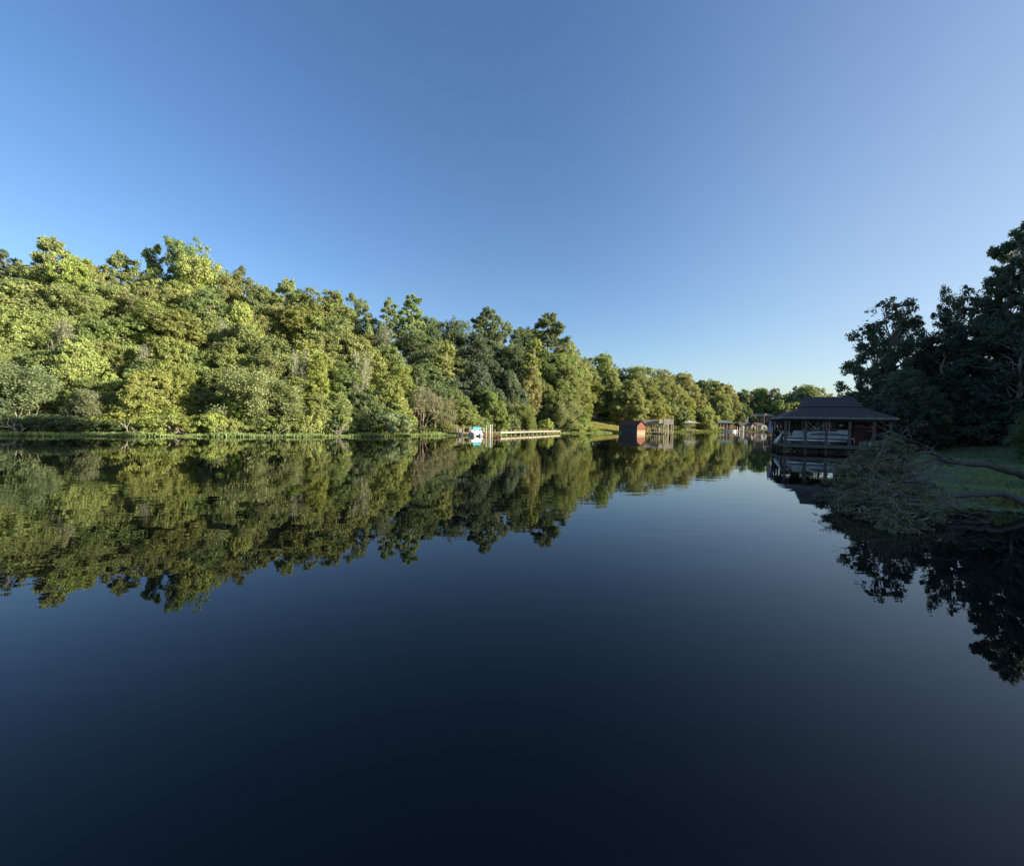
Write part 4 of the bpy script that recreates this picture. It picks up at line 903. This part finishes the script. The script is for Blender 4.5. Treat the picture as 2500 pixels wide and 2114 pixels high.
# hanging fern, buckets, red banner
fn = thing('hanging_fern', 'green fern in a hanging basket under the shore end of the boathouse eave', 'potted plant', bl(8.15, .1, 1.7), A23)
MB().tube([(0, 0, -.16), (0, 0, .05)], [.12, .17], 10).build('basket', DARKWOOD, fn)
MB().tube([(0, 0, .05), (0, 0, 1.4)], .008, 4).build('hanger', BLACK, fn)
rg2 = np.random.default_rng(3); q = rnd(rg2, 900); q[:, 2] = q[:, 2] * .8 - .1; q *= rg2.random((900, 1)) ** .4 * .5
v, f = leaf_quads(q + np.array([0, 0, .05]), rg2.normal(size=(900, 3)), .16, .05, rg2, q); o = link('fronds', np_mesh('fronds', v, f, {'var': rg2.random(900), 'var2': rg2.random(900)}), LEAF, fn); o.color = (.06, .13, .04, 1)
for i, (u_, c_, lab) in enumerate([(6.7, DARKWOOD, 'small dark crate on the deck by the boathouse door'), (7.35, WHITE, 'white bucket on the deck right of the boathouse door'), (7.0, METAL, 'metal can between the crate and the white bucket')]):
    bk = thing('bucket' if i else 'crate', lab, 'bucket' if i else 'crate', bl(u_, 1.6, .752), A23)
    if i: 
        MB().tube([(0, 0, 0), (0, 0, .33)], [.12, .15], 12).build('tub', c_, bk); MB().tube([(-.15, 0, .3), (-.1, 0, .42), (.1, 0, .42), (.15, 0, .3)], .008, 4).build('handle', METAL, bk)
    else:
        m = MB(); m.box(-.2, -.15, 0, .2, .15, .04)
        for z_ in (.06, .17, .28): m.box(-.2, -.17, z_, .2, -.15, z_ + .08); m.box(-.2, .15, z_, .2, .17, z_ + .08)
        m.build('slats', WOODG, bk); MB().box(-.22, -.15, 0, -.2, .15, .36).build('end_board', WOODG, bk); MB().box(.2, -.15, 0, .22, .15, .36).build('end_board', WOODG, bk)
m = MB(); 
for q in range(8): 
    x0, x1 = q * .12, (q + 1) * .12
    m.add([(x0, .04 * math.sin(q * 1.7), 0), (x1, .04 * math.sin(q * 1.7 + 1.7), 0), (x1, .04 * math.sin(q * 1.7 + 1.7), .95), (x0, .04 * math.sin(q * 1.7), .95)], [(0, 1, 2, 3)])
o = m.build('red_banner', RED); o.location = bl(7.35, 2.35, 1.95); o.rotation_euler = (0, 0, A23); tag(o, 'dark red cloth hanging on the brown boathouse wall', 'banner')

# ------------------------------------------------------------------ far docks
def place(px, Y, deg): return (colX(px, Y), Y, 0), R(deg)
def posts(parent, pts, z0, z1, r=.09, m_=WOOD, name='post'):
    for x, y in pts: MB().box(x - r, y - r, z0, x + r, y + r, z1).build(name, m_, parent)
def hip(parent, x0, y0, x1, y1, ze, zr, m_, ridge=.35, th=.1):
    m = MB(); cy = (y0 + y1) / 2; hx = (x1 - x0) * (1 - ridge) / 2; a, b_ = (x0 + hx, cy, zr), (x1 - hx, cy, zr)
    m.slab([(x0, y0, ze), (x1, y0, ze), b_, a], th); m.slab([(x1, y1, ze), (x0, y1, ze), a, b_], th); m.slab([(x1, y0, ze), (x1, y1, ze), b_], th); m.slab([(x0, y1, ze), (x0, y0, ze), a], th)
    return m.build('roof', m_, parent)
# red boathouse: origin at its near corner
loc, rz = place(1556, 112, -52)
rb = thing('red_boathouse', 'small boathouse with red gable end, grey-blue side and maroon roof', 'boathouse', loc, rz)
L_, G_ = 5.8, 3.5
MB().box(-L_, .02, -.3, -.04, .1, 2.25).build('side_wall', GREYWALL, rb); MB().box(-L_, G_ - .1, -.3, -.04, G_ - .02, 2.25).build('side_wall', GREYWALL, rb)
MB().prismx([(0, .9), (G_, .9), (G_, 2.25), (G_ / 2, 3.3), (0, 2.25)], -.08, 0).build('gable_wall', REDWALL, rb)
MB().box(-.08, 0, -.3, 0, G_, .9).build('skirting_boards', mat('lichen_boards', (.34, .27, .16), .9, noise=.5, scale=4, stretch=(4, 4, .3)), rb)
MB().prismx([(0, -.3), (G_, -.3), (G_, 2.25), (G_ / 2, 3.3), (0, 2.25)], -L_ - .06, -L_).build('gable_wall', GREYWALL, rb)
m = MB()
for k in range(8): m.box(.004, .2 + k * .42, .3, .014, .26 + k * .42, 2.25)
m.build('battens', REDWALL, rb)
m = MB(); m.slab([(-L_ - .4, -.25, 2.12), (.3, -.25, 2.12), (.3, G_ / 2, 3.42), (-L_ - .4, G_ / 2, 3.42)], .08); m.slab([(-L_ - .4, G_ / 2, 3.42), (.3, G_ / 2, 3.42), (.3, G_ + .25, 2.12), (-L_ - .4, G_ + .25, 2.12)], .08); m.build('roof', MAROON, rb)
# sun deck dock
loc, rz = place(1566, 117, 0)
sd = thing('sun_deck_dock', 'weathered double-deck dock with grey slatted railing beside the red boathouse', 'dock', loc, rz)
Wk = 6.0
posts(sd, [(x, y) for x in (1.3, 2.6, 4.1, 4.7, 5.8) for y in (.1, 3.2)], -1, 2.9, .08, PALEWOOD)
MB().box(.2, 0, 2.62, Wk, 3.4, 2.9).build('upper_deck', WOODG, sd)
m = MB(); 
for k in range(26): m.box(.1 + k * .23, -.06, 2.92, .1 + k * .23 + .17, -.02, 3.72)
for k in range(14): m.box(.1, .05 + k * .24, 2.92, .14, .22 + k * .24, 3.72)
m.build('slatted_railing', WOODG, sd)
MB().box(0, -.1, 3.73, Wk, .05, 3.82).build('handrail', PALEWOOD, sd)
MB().box(.6, -.6, .32, Wk, 3.6, .45).build('lower_deck', PALEWOOD, sd)
MB().tube([(4.7, .1, 1.6), (5.8, .1, 2.6)], .06, 4).build('brace', WOOD, sd)
loc, rz = place(1620, 114, 8)
tw_ = thing('dock_tower', 'tall square railed platform on posts at the end of the sun deck', 'platform', loc, rz)
posts(tw_, [(.1, .1), (2.7, .1), (.1, 2.5), (2.7, 2.5)], -1, 3.9, .1, PALEWOOD); posts(tw_, [(.7, .1), (1.2, .1), (2.2, .1)], -1, 2.7, .07, PALEWOOD)
MB().box(.0, 0, 2.62, 2.8, 2.6, 2.8).build('platform_floor', PALEWOOD, tw_)
m = MB()
for k in range(14): m.box(.06 + k * .195, -.05, 2.82, .06 + k * .195 + .15, -.01, 3.88); m.box(.06 + k * .195, 2.61, 2.82, .06 + k * .195 + .15, 2.65, 3.88)
m.build('slatted_railing', WOODG, tw_); MB().box(-.03, -.08, 3.9, 2.86, .03, 3.98).build('handrail', PALEWOOD, tw_)
m = MB(); m.tube([(2.2, .1, .4), (2.7, .1, 2.5)], .06, 4); m.tube([(2.25, .1, 2.5), (2.7, .1, .4)], .05, 4); m.build('brace', PALEWOOD, tw_)
m = MB(); m.box(.7, 0, .9, 1.25, .06, 1.0); m.box(.7, 0, 1.4, 1.25, .06, 1.5); m.build('ladder_rung', PALEWOOD, tw_)
# items on the sun deck's lower floor
loc, rz = place(1583, 117.6, 0)
ch = thing('lounge_chair', 'bright yellow folding chair on the lower floor of the sun deck dock', 'chair', (loc[0], loc[1], .452), rz)
MB().box(-.5, -.2, .4, .3, .3, .48).build('seat', YELLOW, ch); MB().slab([(-.5, -.2, .48), (-.5, .3, .48), (-.95, .3, 1.3), (-.95, -.2, 1.3)], .05).build('backrest', YELLOW, ch)
m = MB()
for x, y in ((-.45, -.15), (.25, -.15), (-.45, .25), (.25, .25)): m.tube([(x, y, 0), (x, y, .42)], .03, 4)
m.build('legs', YELLOW, ch)
for i, (px, lab, mt_) in enumerate([(1593, 'dark storage bin on the sun deck dock behind the yellow chair', BLACK), (1604, 'brown storage bin in the middle of the sun deck dock', DARKWOOD)]):
    loc, rz = place(px, 118.5, 0); bn = thing('storage_bin', lab, 'bin', (loc[0], loc[1], .452), rz); MB().box(-.4, -.3, 0, .4, .3, .7).build('box', mt_, bn, .03); MB().box(-.43, -.33, .7, .43, .33, .76).build('lid', mt_, bn)
def rowboat(name, label, loc, rz, L=4.0, Wb=1.4, H=.5, hull=WHITE, inner=BLACK, cat='boat', group=None):
    o = thing(name, label, cat, loc, rz, group)
    st = [(-.5, .75, 0), (-.25, 1, 0), (.1, 1, 0), (.35, .7, .05), (.5, .05, .18)]
    def shell(sc_, zb, zt, inset):
        m = MB(); vs = []
        for t, w_, lift in st:
            x = t * L * (1 - inset * .05); wd = Wb / 2 * w_ * sc_
            vs += [(x, -wd, zt + lift * H * 2), (x, -wd * .7, zb + lift * H), (x, wd * .7, zb + lift * H), (x, wd, zt + lift * H * 2)]
        fs = []
        for i in range(4):
            for j in range(3): fs.append((i * 4 + j, i * 4 + j + 1, (i + 1) * 4 + j + 1, (i + 1) * 4 + j))
        fs.append((0, 1, 2, 3)); fs.append((16, 19, 18, 17)); m.add(vs, fs); return m
    shell(1, -.12, H, 0).build('hull', hull, o); shell(.9, .08, H - .03, 1).build('inner_hull', inner, o)
    m = MB()
    for x in (-.25, .08): m.box(x * L - .12, -Wb * .44, H * .62, x * L + .12, Wb * .44, H * .7)
    m.build('bench', inner, o)
    return o
loc, rz = place(1610, 114.2, 4); rowboat('motor_boat', 'dark low boat moored along the sun deck dock', loc, rz, 3.6, 1.2, .32, DARKWOOD, WHITE)
# grey canopy
loc, rz = place(1646, 160, -6)
gc = thing('boat_canopy', 'open boat canopy with low pale grey hipped roof on thin posts', 'boat canopy', loc, rz)
hip(gc, 0, 0, 9.2, 6, 3.4, 4.35, GREYROOF, .25)
posts(gc, [(1.6, .5), (4.0, .5), (4.6, 1.0), (5.4, .5), (6.0, 1.0), (7.6, .5), (1.6, 5.5), (4.2, 5.5), (7.6, 5.5)], -1, 3.35, .08, PALEWOOD)
MB().box(1.3, .2, .32, 8.3, 1.2, .45).build('deck', WOOD, gc); MB().box(1.3, 4.8, .32, 8.3, 5.8, .45).build('deck', WOOD, gc)
m = MB(); m.box(.3, .4, 3.1, 8.9, .5, 3.32); m.box(.3, 5.5, 3.1, 8.9, 5.6, 3.32); m.build('roof_beams', WOOD, gc)
# green roofed boathouse
loc, rz = place(1749, 204, -4)
gb = thing('boathouse', 'far boathouse with dark green hipped roof and brick piers', 'boathouse', loc, rz)
hip(gb, 0, 0, 9.3, 7, 4.0, 5.3, GREENROOF, .18); MB().box(1.2, .3, 3.0, 6.3, .45, 4.0).build('dark_screen', BLACK, gb)
MB().box(6.3, .3, .3, 7.9, 6.6, 4.0).build('brick_wall', BRICK, gb); posts(gb, [(.7, .4), (2.0, .4), (3.6, .4), (5.0, .4), (.7, 6.4), (3.6, 6.4)], -1, 3.95, .16, CREAM)
MB().box(.3, .1, 1.7, 6.3, 6.6, 1.9).build('upper_floor', CREAM, gb); MB().box(0, -.6, .3, 8.6, 6.6, .5).build('deck', WOOD, gb)
m = MB(); m.prism([(.3, .5), (.75, .5), (.75, 1.2), (1.2, 1.5), (2.0, 1.65), (2.9, 1.3), (3.1, .5), (3.5, .5), (3.5, 1.7), (.3, 1.7)], .0, .12); m.build('arch', CREAM, gb)
# moored boats by it
for i, (px, Y, lab, h1, h2, L, a) in enumerate([(1770, 201, 'dark blue runabout moored before the green-roofed boathouse', NAVY, WHITE, 5.5, 8), (1784, 199, 'white runabout with low windscreen right of the dark blue one', WHITE, BLUEGREY, 4.6, -10),
                                     (1797, 203, 'small pale boat tied between the two far boathouses', CREAM, DARKWOOD, 3.6, 20)]):
    loc, rz = place(px, Y, a); o = rowboat('runabout', lab, loc, rz, L, 1.9, .75, h1, h2, 'boat', 'boats moored at the far docks')
    MB().slab([(.5, -.6, .8), (.5, .6, .8), (.15, .5, 1.25), (.15, -.5, 1.25)], .03).build('windscreen', GLASS, o)
for i, (px, lab) in enumerate([(1800, 'white piling in the water between the far boathouses'), (1806, 'second white piling just left of the cream boathouse'), (1815, 'white piling touching the cream boathouse')]):
    loc, rz = place(px, 200, 0); o = thing('piling', lab, 'piling', loc, rz, 'pilings at the far docks'); MB().tube([(0, 0, -1), (0, 0, 2.2)], .14, 8).build('shaft', WHITE, o); MB().tube([(0, 0, 2.2), (0, 0, 2.4)], [.17, .02], 8).build('cap', WHITE, o)
loc, rz = place(1812, 197, 0); o = thing('green_umbrella', 'pale green open parasol on the far dock before the cream boathouse', 'parasol', (loc[0], loc[1], .3), rz)
MB().tube([(0, 0, -1.2), (0, 0, 2.3)], .04, 5).build('pole', WHITE, o); MB().tube([(0, 0, 1.9), (0, 0, 2.5)], [1.2, .05], 10).build('canopy', mat('green_canvas', (.3, .48, .3), .8, noise=.1), o)
# cream gabled boathouse
loc, rz = place(1808, 206, 0)
cb = thing('gabled_boathouse', 'cream boathouse with dark roof, small front gable and pale columns', 'boathouse', loc, rz)
m = MB(); m.slab([(-.6, -.3, 2.9), (12.2, -.3, 2.9), (11.4, 3, 4.5), (.2, 3, 4.5)], .12); m.slab([(12.2, 6.3, 2.9), (-.6, 6.3, 2.9), (.2, 3, 4.5), (11.4, 3, 4.5)], .12); m.build('roof', SHINGLE, cb)
m = MB(); m.slab([(4.7, -.5, 2.9), (6, -.5, 4.5), (6, 3, 4.5), (4.7, 2, 2.9)], .08); m.slab([(6, -.5, 4.5), (7.3, -.5, 2.9), (7.3, 2, 2.9), (6, 3, 4.5)], .08); m.build('gable_roof', SHINGLE, cb)
MB().prism([(4.9, .5), (5.5, .5), (5.5, 2.3), (6.5, 2.3), (6.5, .5), (7.1, .5), (7.1, 2.95), (6, 4.3), (4.9, 2.95)], -.35, -.2).build('gable_wall', CREAM, cb)
MB().box(5.5, -.25, .5, 6.5, -.2, 2.3).build('door', DARKWOOD, cb); MB().box(0, 4, .4, 11, 4.2, 3.0).build('back_wall', DARKWOOD, cb)
posts(cb, [(.3, 0), (1.6, 0), (3.2, 0), (7.9, 0), (9.0, 0)], -.8, 2.85, .13, CREAM, 'column')
m = MB(); m.box(9.8, -.3, -.4, 10.3, .4, 2.95); m.box(11.9, -.3, -.4, 12.3, .4, 2.95); m.box(9.8, -.3, 2.7, 12.3, .4, 3.2); m.box(10.3, .2, .2, 11.0, .4, 2.7); m.build('white_wall', WHITE, cb)
MB().box(-.3, -.8, .35, 12.3, 4, .55).build('deck', CREAM, cb)
m = MB(); m.box(0, -.75, 1.2, 4.6, -.7, 1.3); m.box(7.4, -.75, 1.2, 9.8, -.7, 1.3)
for k in range(9): m.box(.1 + k * .5, -.75, .55, .16 + k * .5, -.7, 1.2); 
for k in range(5): m.box(7.4 + k * .5, -.75, .55, 7.46 + k * .5, -.7, 1.2)
m.build('railing', WOOD, cb)
loc, rz = place(1825, 213, 0); fl = thing('white_flag', 'white flag drooping from a pale pole behind the cream boathouse roof', 'flag', loc, rz)
MB().tube([(0, 0, -1), (0, 0, 7.7)], .12, 6).build('flag_pole', WHITE, fl)
m = MB(); m.slab([(-.1, 0, 7.0), (-.9, .1, 5.8), (-1.2, 0, 4.9), (-.5, 0, 4.8), (-.1, .1, 5.6)], .03); m.build('cloth', WCLOTH, fl)
# brown house on the hill
loc, rz = place(1838, 262, -6); g = gz(loc[0] + 6, 262)
hs = thing('hillside_house', 'low brown house with pale roof edge on the hill above the far docks', 'house', (loc[0], loc[1], max(g - .3, 4.6)), rz)
MB().box(.8, 0, 0, 11, 7, 4.4).build('wall', DARKWOOD, hs)
m = MB(); m.slab([(-.8, -1.2, 4.5), (12, -1.2, 4.2), (11.6, 3.6, 6.0), (.2, 3.6, 6.0)], .25); m.slab([(12, 8, 4.2), (-.8, 8, 4.5), (.2, 3.6, 6.0), (11.6, 3.6, 6.0)], .25); m.build('roof', mat('tan_roof', (.24, .18, .15), .85, noise=.3), hs)
for x in (2.2, 4.4, 7.6):
    wf = MB().box(x - .08, -.06, 1.2, x + 1.1, -.01, 3.5).build('window', CREAM, hs); MB().box(x, -.09, 1.3, x + 1.02, -.062, 3.4).build('pane', GLASS, wf)
MB().tube([(-.6, -1.1, -.4), (1.2, -.3, 4.3)], .18, 4).build('brace', CREAM, hs)
loc, rz = place(1865, 250, 0); g = gz(loc[0], 250); o = thing('lamp_post', 'tall pale pole rising before the brown hillside house', 'pole', (loc[0], 250, g), 0)
MB().tube([(0, 0, -.3), (0, 0, 8)], [.16, .1], 6).build('shaft', CREAM, o); MB().box(.3, -.2, 7.3, 1.3, .2, 7.9).build('lamp_head', CREAM, o)
# small red canopy dock right of it
loc, rz = place(1882, 196, 0); o = thing('small_dock', 'small low dock with dark roof seen beside the striped flag', 'dock', loc, rz)
MB().box(0, 0, .4, 6, 3, .55).build('deck', WOOD, o); posts(o, [(.3, .3), (5.7, .3), (.3, 2.7), (5.7, 2.7)], -.8, 2.6, .1, WOODG); hip(o, -.3, -.3, 6.3, 3.3, 2.6, 3.4, MAROON, .3)
loc, rz = place(1884, 193, 5); o = rowboat('runabout', 'red and white boat moored beside the striped flag', loc, rz, 4.5, 1.8, .8, RED, WHITE, 'boat', 'boats moored at the far docks')

# ------------------------------------------------------------------ left dock, boats and pier
loc, rz = place(1128, 72, 12)
dk = thing('floating_dock', 'low dark dock with railing at the left bank beside the teal-topped boat', 'dock', loc, rz)
MB().box(-1.2, 0, .25, 4.0, 1.6, .5).build('deck', WOOD, dk); posts(dk, [(-.8, 0), (.3, 0), (1.5, 0), (2.6, 0), (3.8, 0), (-.8, 1.6), (1.5, 1.6), (3.8, 1.6)], -1, 1.35, .07, PALEWOOD)
m = MB(); m.box(-.8, 1.55, 1.25, 4.0, 1.63, 1.33); m.build('railing', WOOD, dk)
MB().box(-.9, .4, .5, .1, 1.0, 1.15).build('storage_box', WOODG, dk)
loc, rz = place(1104, 71, 14); o = rowboat('jon_boat', 'long flat black boat moored at the end of the left dock', loc, rz, 3.6, 1.3, .42, BLACK, METAL)
MB().tube([(-1.95, 0, .1), (-1.95, 0, .75)], [.08, .16], 6).build('outboard_motor', BLACK, o)
loc, rz = place(1162, 69.5, -62)
pd = thing('pedal_boat', 'white stubby boat under a teal canopy at the left dock', 'boat', loc, rz)
for y in (-.62, .62): MB().prism([(-1.2, -.1), (1.0, -.1), (1.35, .35), (1.3, .55), (-1.3, .55)], y - .28, y + .28).build('hull', GELCOAT, pd, .04)
MB().box(-1.2, -.34, .25, 1.1, .34, .5).build('footwell', WHITE, pd)
for y in (-.5, .5): 
    m = MB(); m.box(-.5, y - .3, .55, .1, y + .3, .72); m.box(-.62, y - .3, .55, -.5, y + .3, 1.15); m.build('seat', WHITE, pd, .03)
MB().box(.55, -.85, .55, .75, .85, 1.0).build('front_cowl', WHITE, pd, .03)
cn_ = MB(); 
cn_.slab([(-.95, -.75, 1.62), (.6, -.75, 1.62), (.6, 0, 1.86), (-.95, 0, 1.86)], .03); cn_.slab([(-.95, 0, 1.86), (.6, 0, 1.86), (.6, .75, 1.62), (-.95, .75, 1.62)], .03); cn_.slab([(.6, -.75, 1.2), (.6, .75, 1.2), (.6, .75, 1.62), (.6, -.75, 1.62)], .02)
cn_ = cn_.build('canopy', TEAL, pd)
m = MB()
for x in (-.9, .55):
    for y in (-.72, .72): m.tube([(x, y, .5), (x, y, 1.65)], .025, 5)
m.build('canopy_poles', WHITE, cn_); pd.scale = (.88, .88, .88)
# short bright dock
loc, rz = place(1182, 71.5, 0)
sh_ = thing('wooden_dock', 'short sunlit timber dock on orange-brown posts right of the teal-topped boat', 'dock', loc, rz)
MB().box(0, 0, .52, 2.6, 2.0, .66).build('deck', PALEWOOD, sh_)
OR = mat('orange_timber', (.46, .21, .09), .8, noise=.3, scale=4)
posts(sh_, [(.15, .1), (.5, .1), (1.3, .1), (2.35, .1), (.15, 1.8), (1.3, 1.8), (2.35, 1.8)], -1, .51, .08, OR)
MB().box(.1, .06, .0, 2.4, .14, .14).build('brace', OR, sh_)
for i, (px, h, c_, lab) in enumerate([(1187, 1.65, PALEWOOD, 'pale timber piling nearest the teal-topped boat'), (1197.5, 1.8, WHITE, 'white-sleeved piling of the pair on the short dock'), (1201.5, 1.75, PALEWOOD, 'plain pale piling beside the white-sleeved one')]):
    loc, rz = place(px, 71, 0); o = thing('piling', lab, 'piling', loc, rz, 'pilings at the left dock'); MB().tube([(0, 0, -1), (0, 0, h)], .11, 8).build('shaft', c_, o); MB().tube([(0, 0, h), (0, 0, h + .1)], [.13, .02], 8).build('cap', WHITE, o)
# long pier with roped posts
a = Vector((colX(1216, 73.5), 73.5, 0)); b_ = Vector((colX(1362, 98.5), 98.5, 0)); dv = b_ - a; Lp = dv.length; ang = math.atan2(dv.y, dv.x)
pr_ = thing('pier', 'long narrow sunlit pier with short roped posts running along the grassy shore', 'pier', a, ang)
m = MB()
for k in range(int(Lp / .3)): m.box(k * .3, -.5, .56, k * .3 + .28, .5, .64)
m.build('planks', PALEWOOD, pr_); m = MB(); m.box(0, -.54, .42, Lp, -.5, .62); m.box(0, .5, .42, Lp, .54, .62); m.build('side_boards', PALEWOOD, pr_)
n_ = 16
for k in range(n_): x = k * Lp / (n_ - 1); MB().box(x - .045, -.62, -.8, x + .045, -.54, .98).build('post', PALEWOOD, pr_)
for k in range(n_ // 2): x = k * 2 * Lp / (n_ - 1); MB().box(x - .045, .54, -.8, x + .045, .62, .98).build('post', PALEWOOD, pr_)
m = MB()
for k in range(n_ - 1):
    x0 = k * Lp / (n_ - 1); x1 = (k + 1) * Lp / (n_ - 1); m.tube([(x0, -.58, .92), ((x0 + x1) / 2, -.58, .80), (x1, -.58, .92)], .012, 4)
m.build('rope', WOOD, pr_)
# fence and post on the lawn
x0 = colX(1445, 146); g = gz(x0, 146); fe = thing('rail_fence', 'short grey rail fence under the trees at the top of the lawn', 'fence', (x0, 146, g), 0)
posts(fe, [(k * 1.6, 0) for k in range(5)], -.4, 1.1, .06, WOODG); MB().box(0, -.03, .9, 6.4, .03, 1.0).build('rail', WOODG, fe); MB().box(0, -.03, .45, 6.4, .03, .55).build('rail', WOODG, fe)
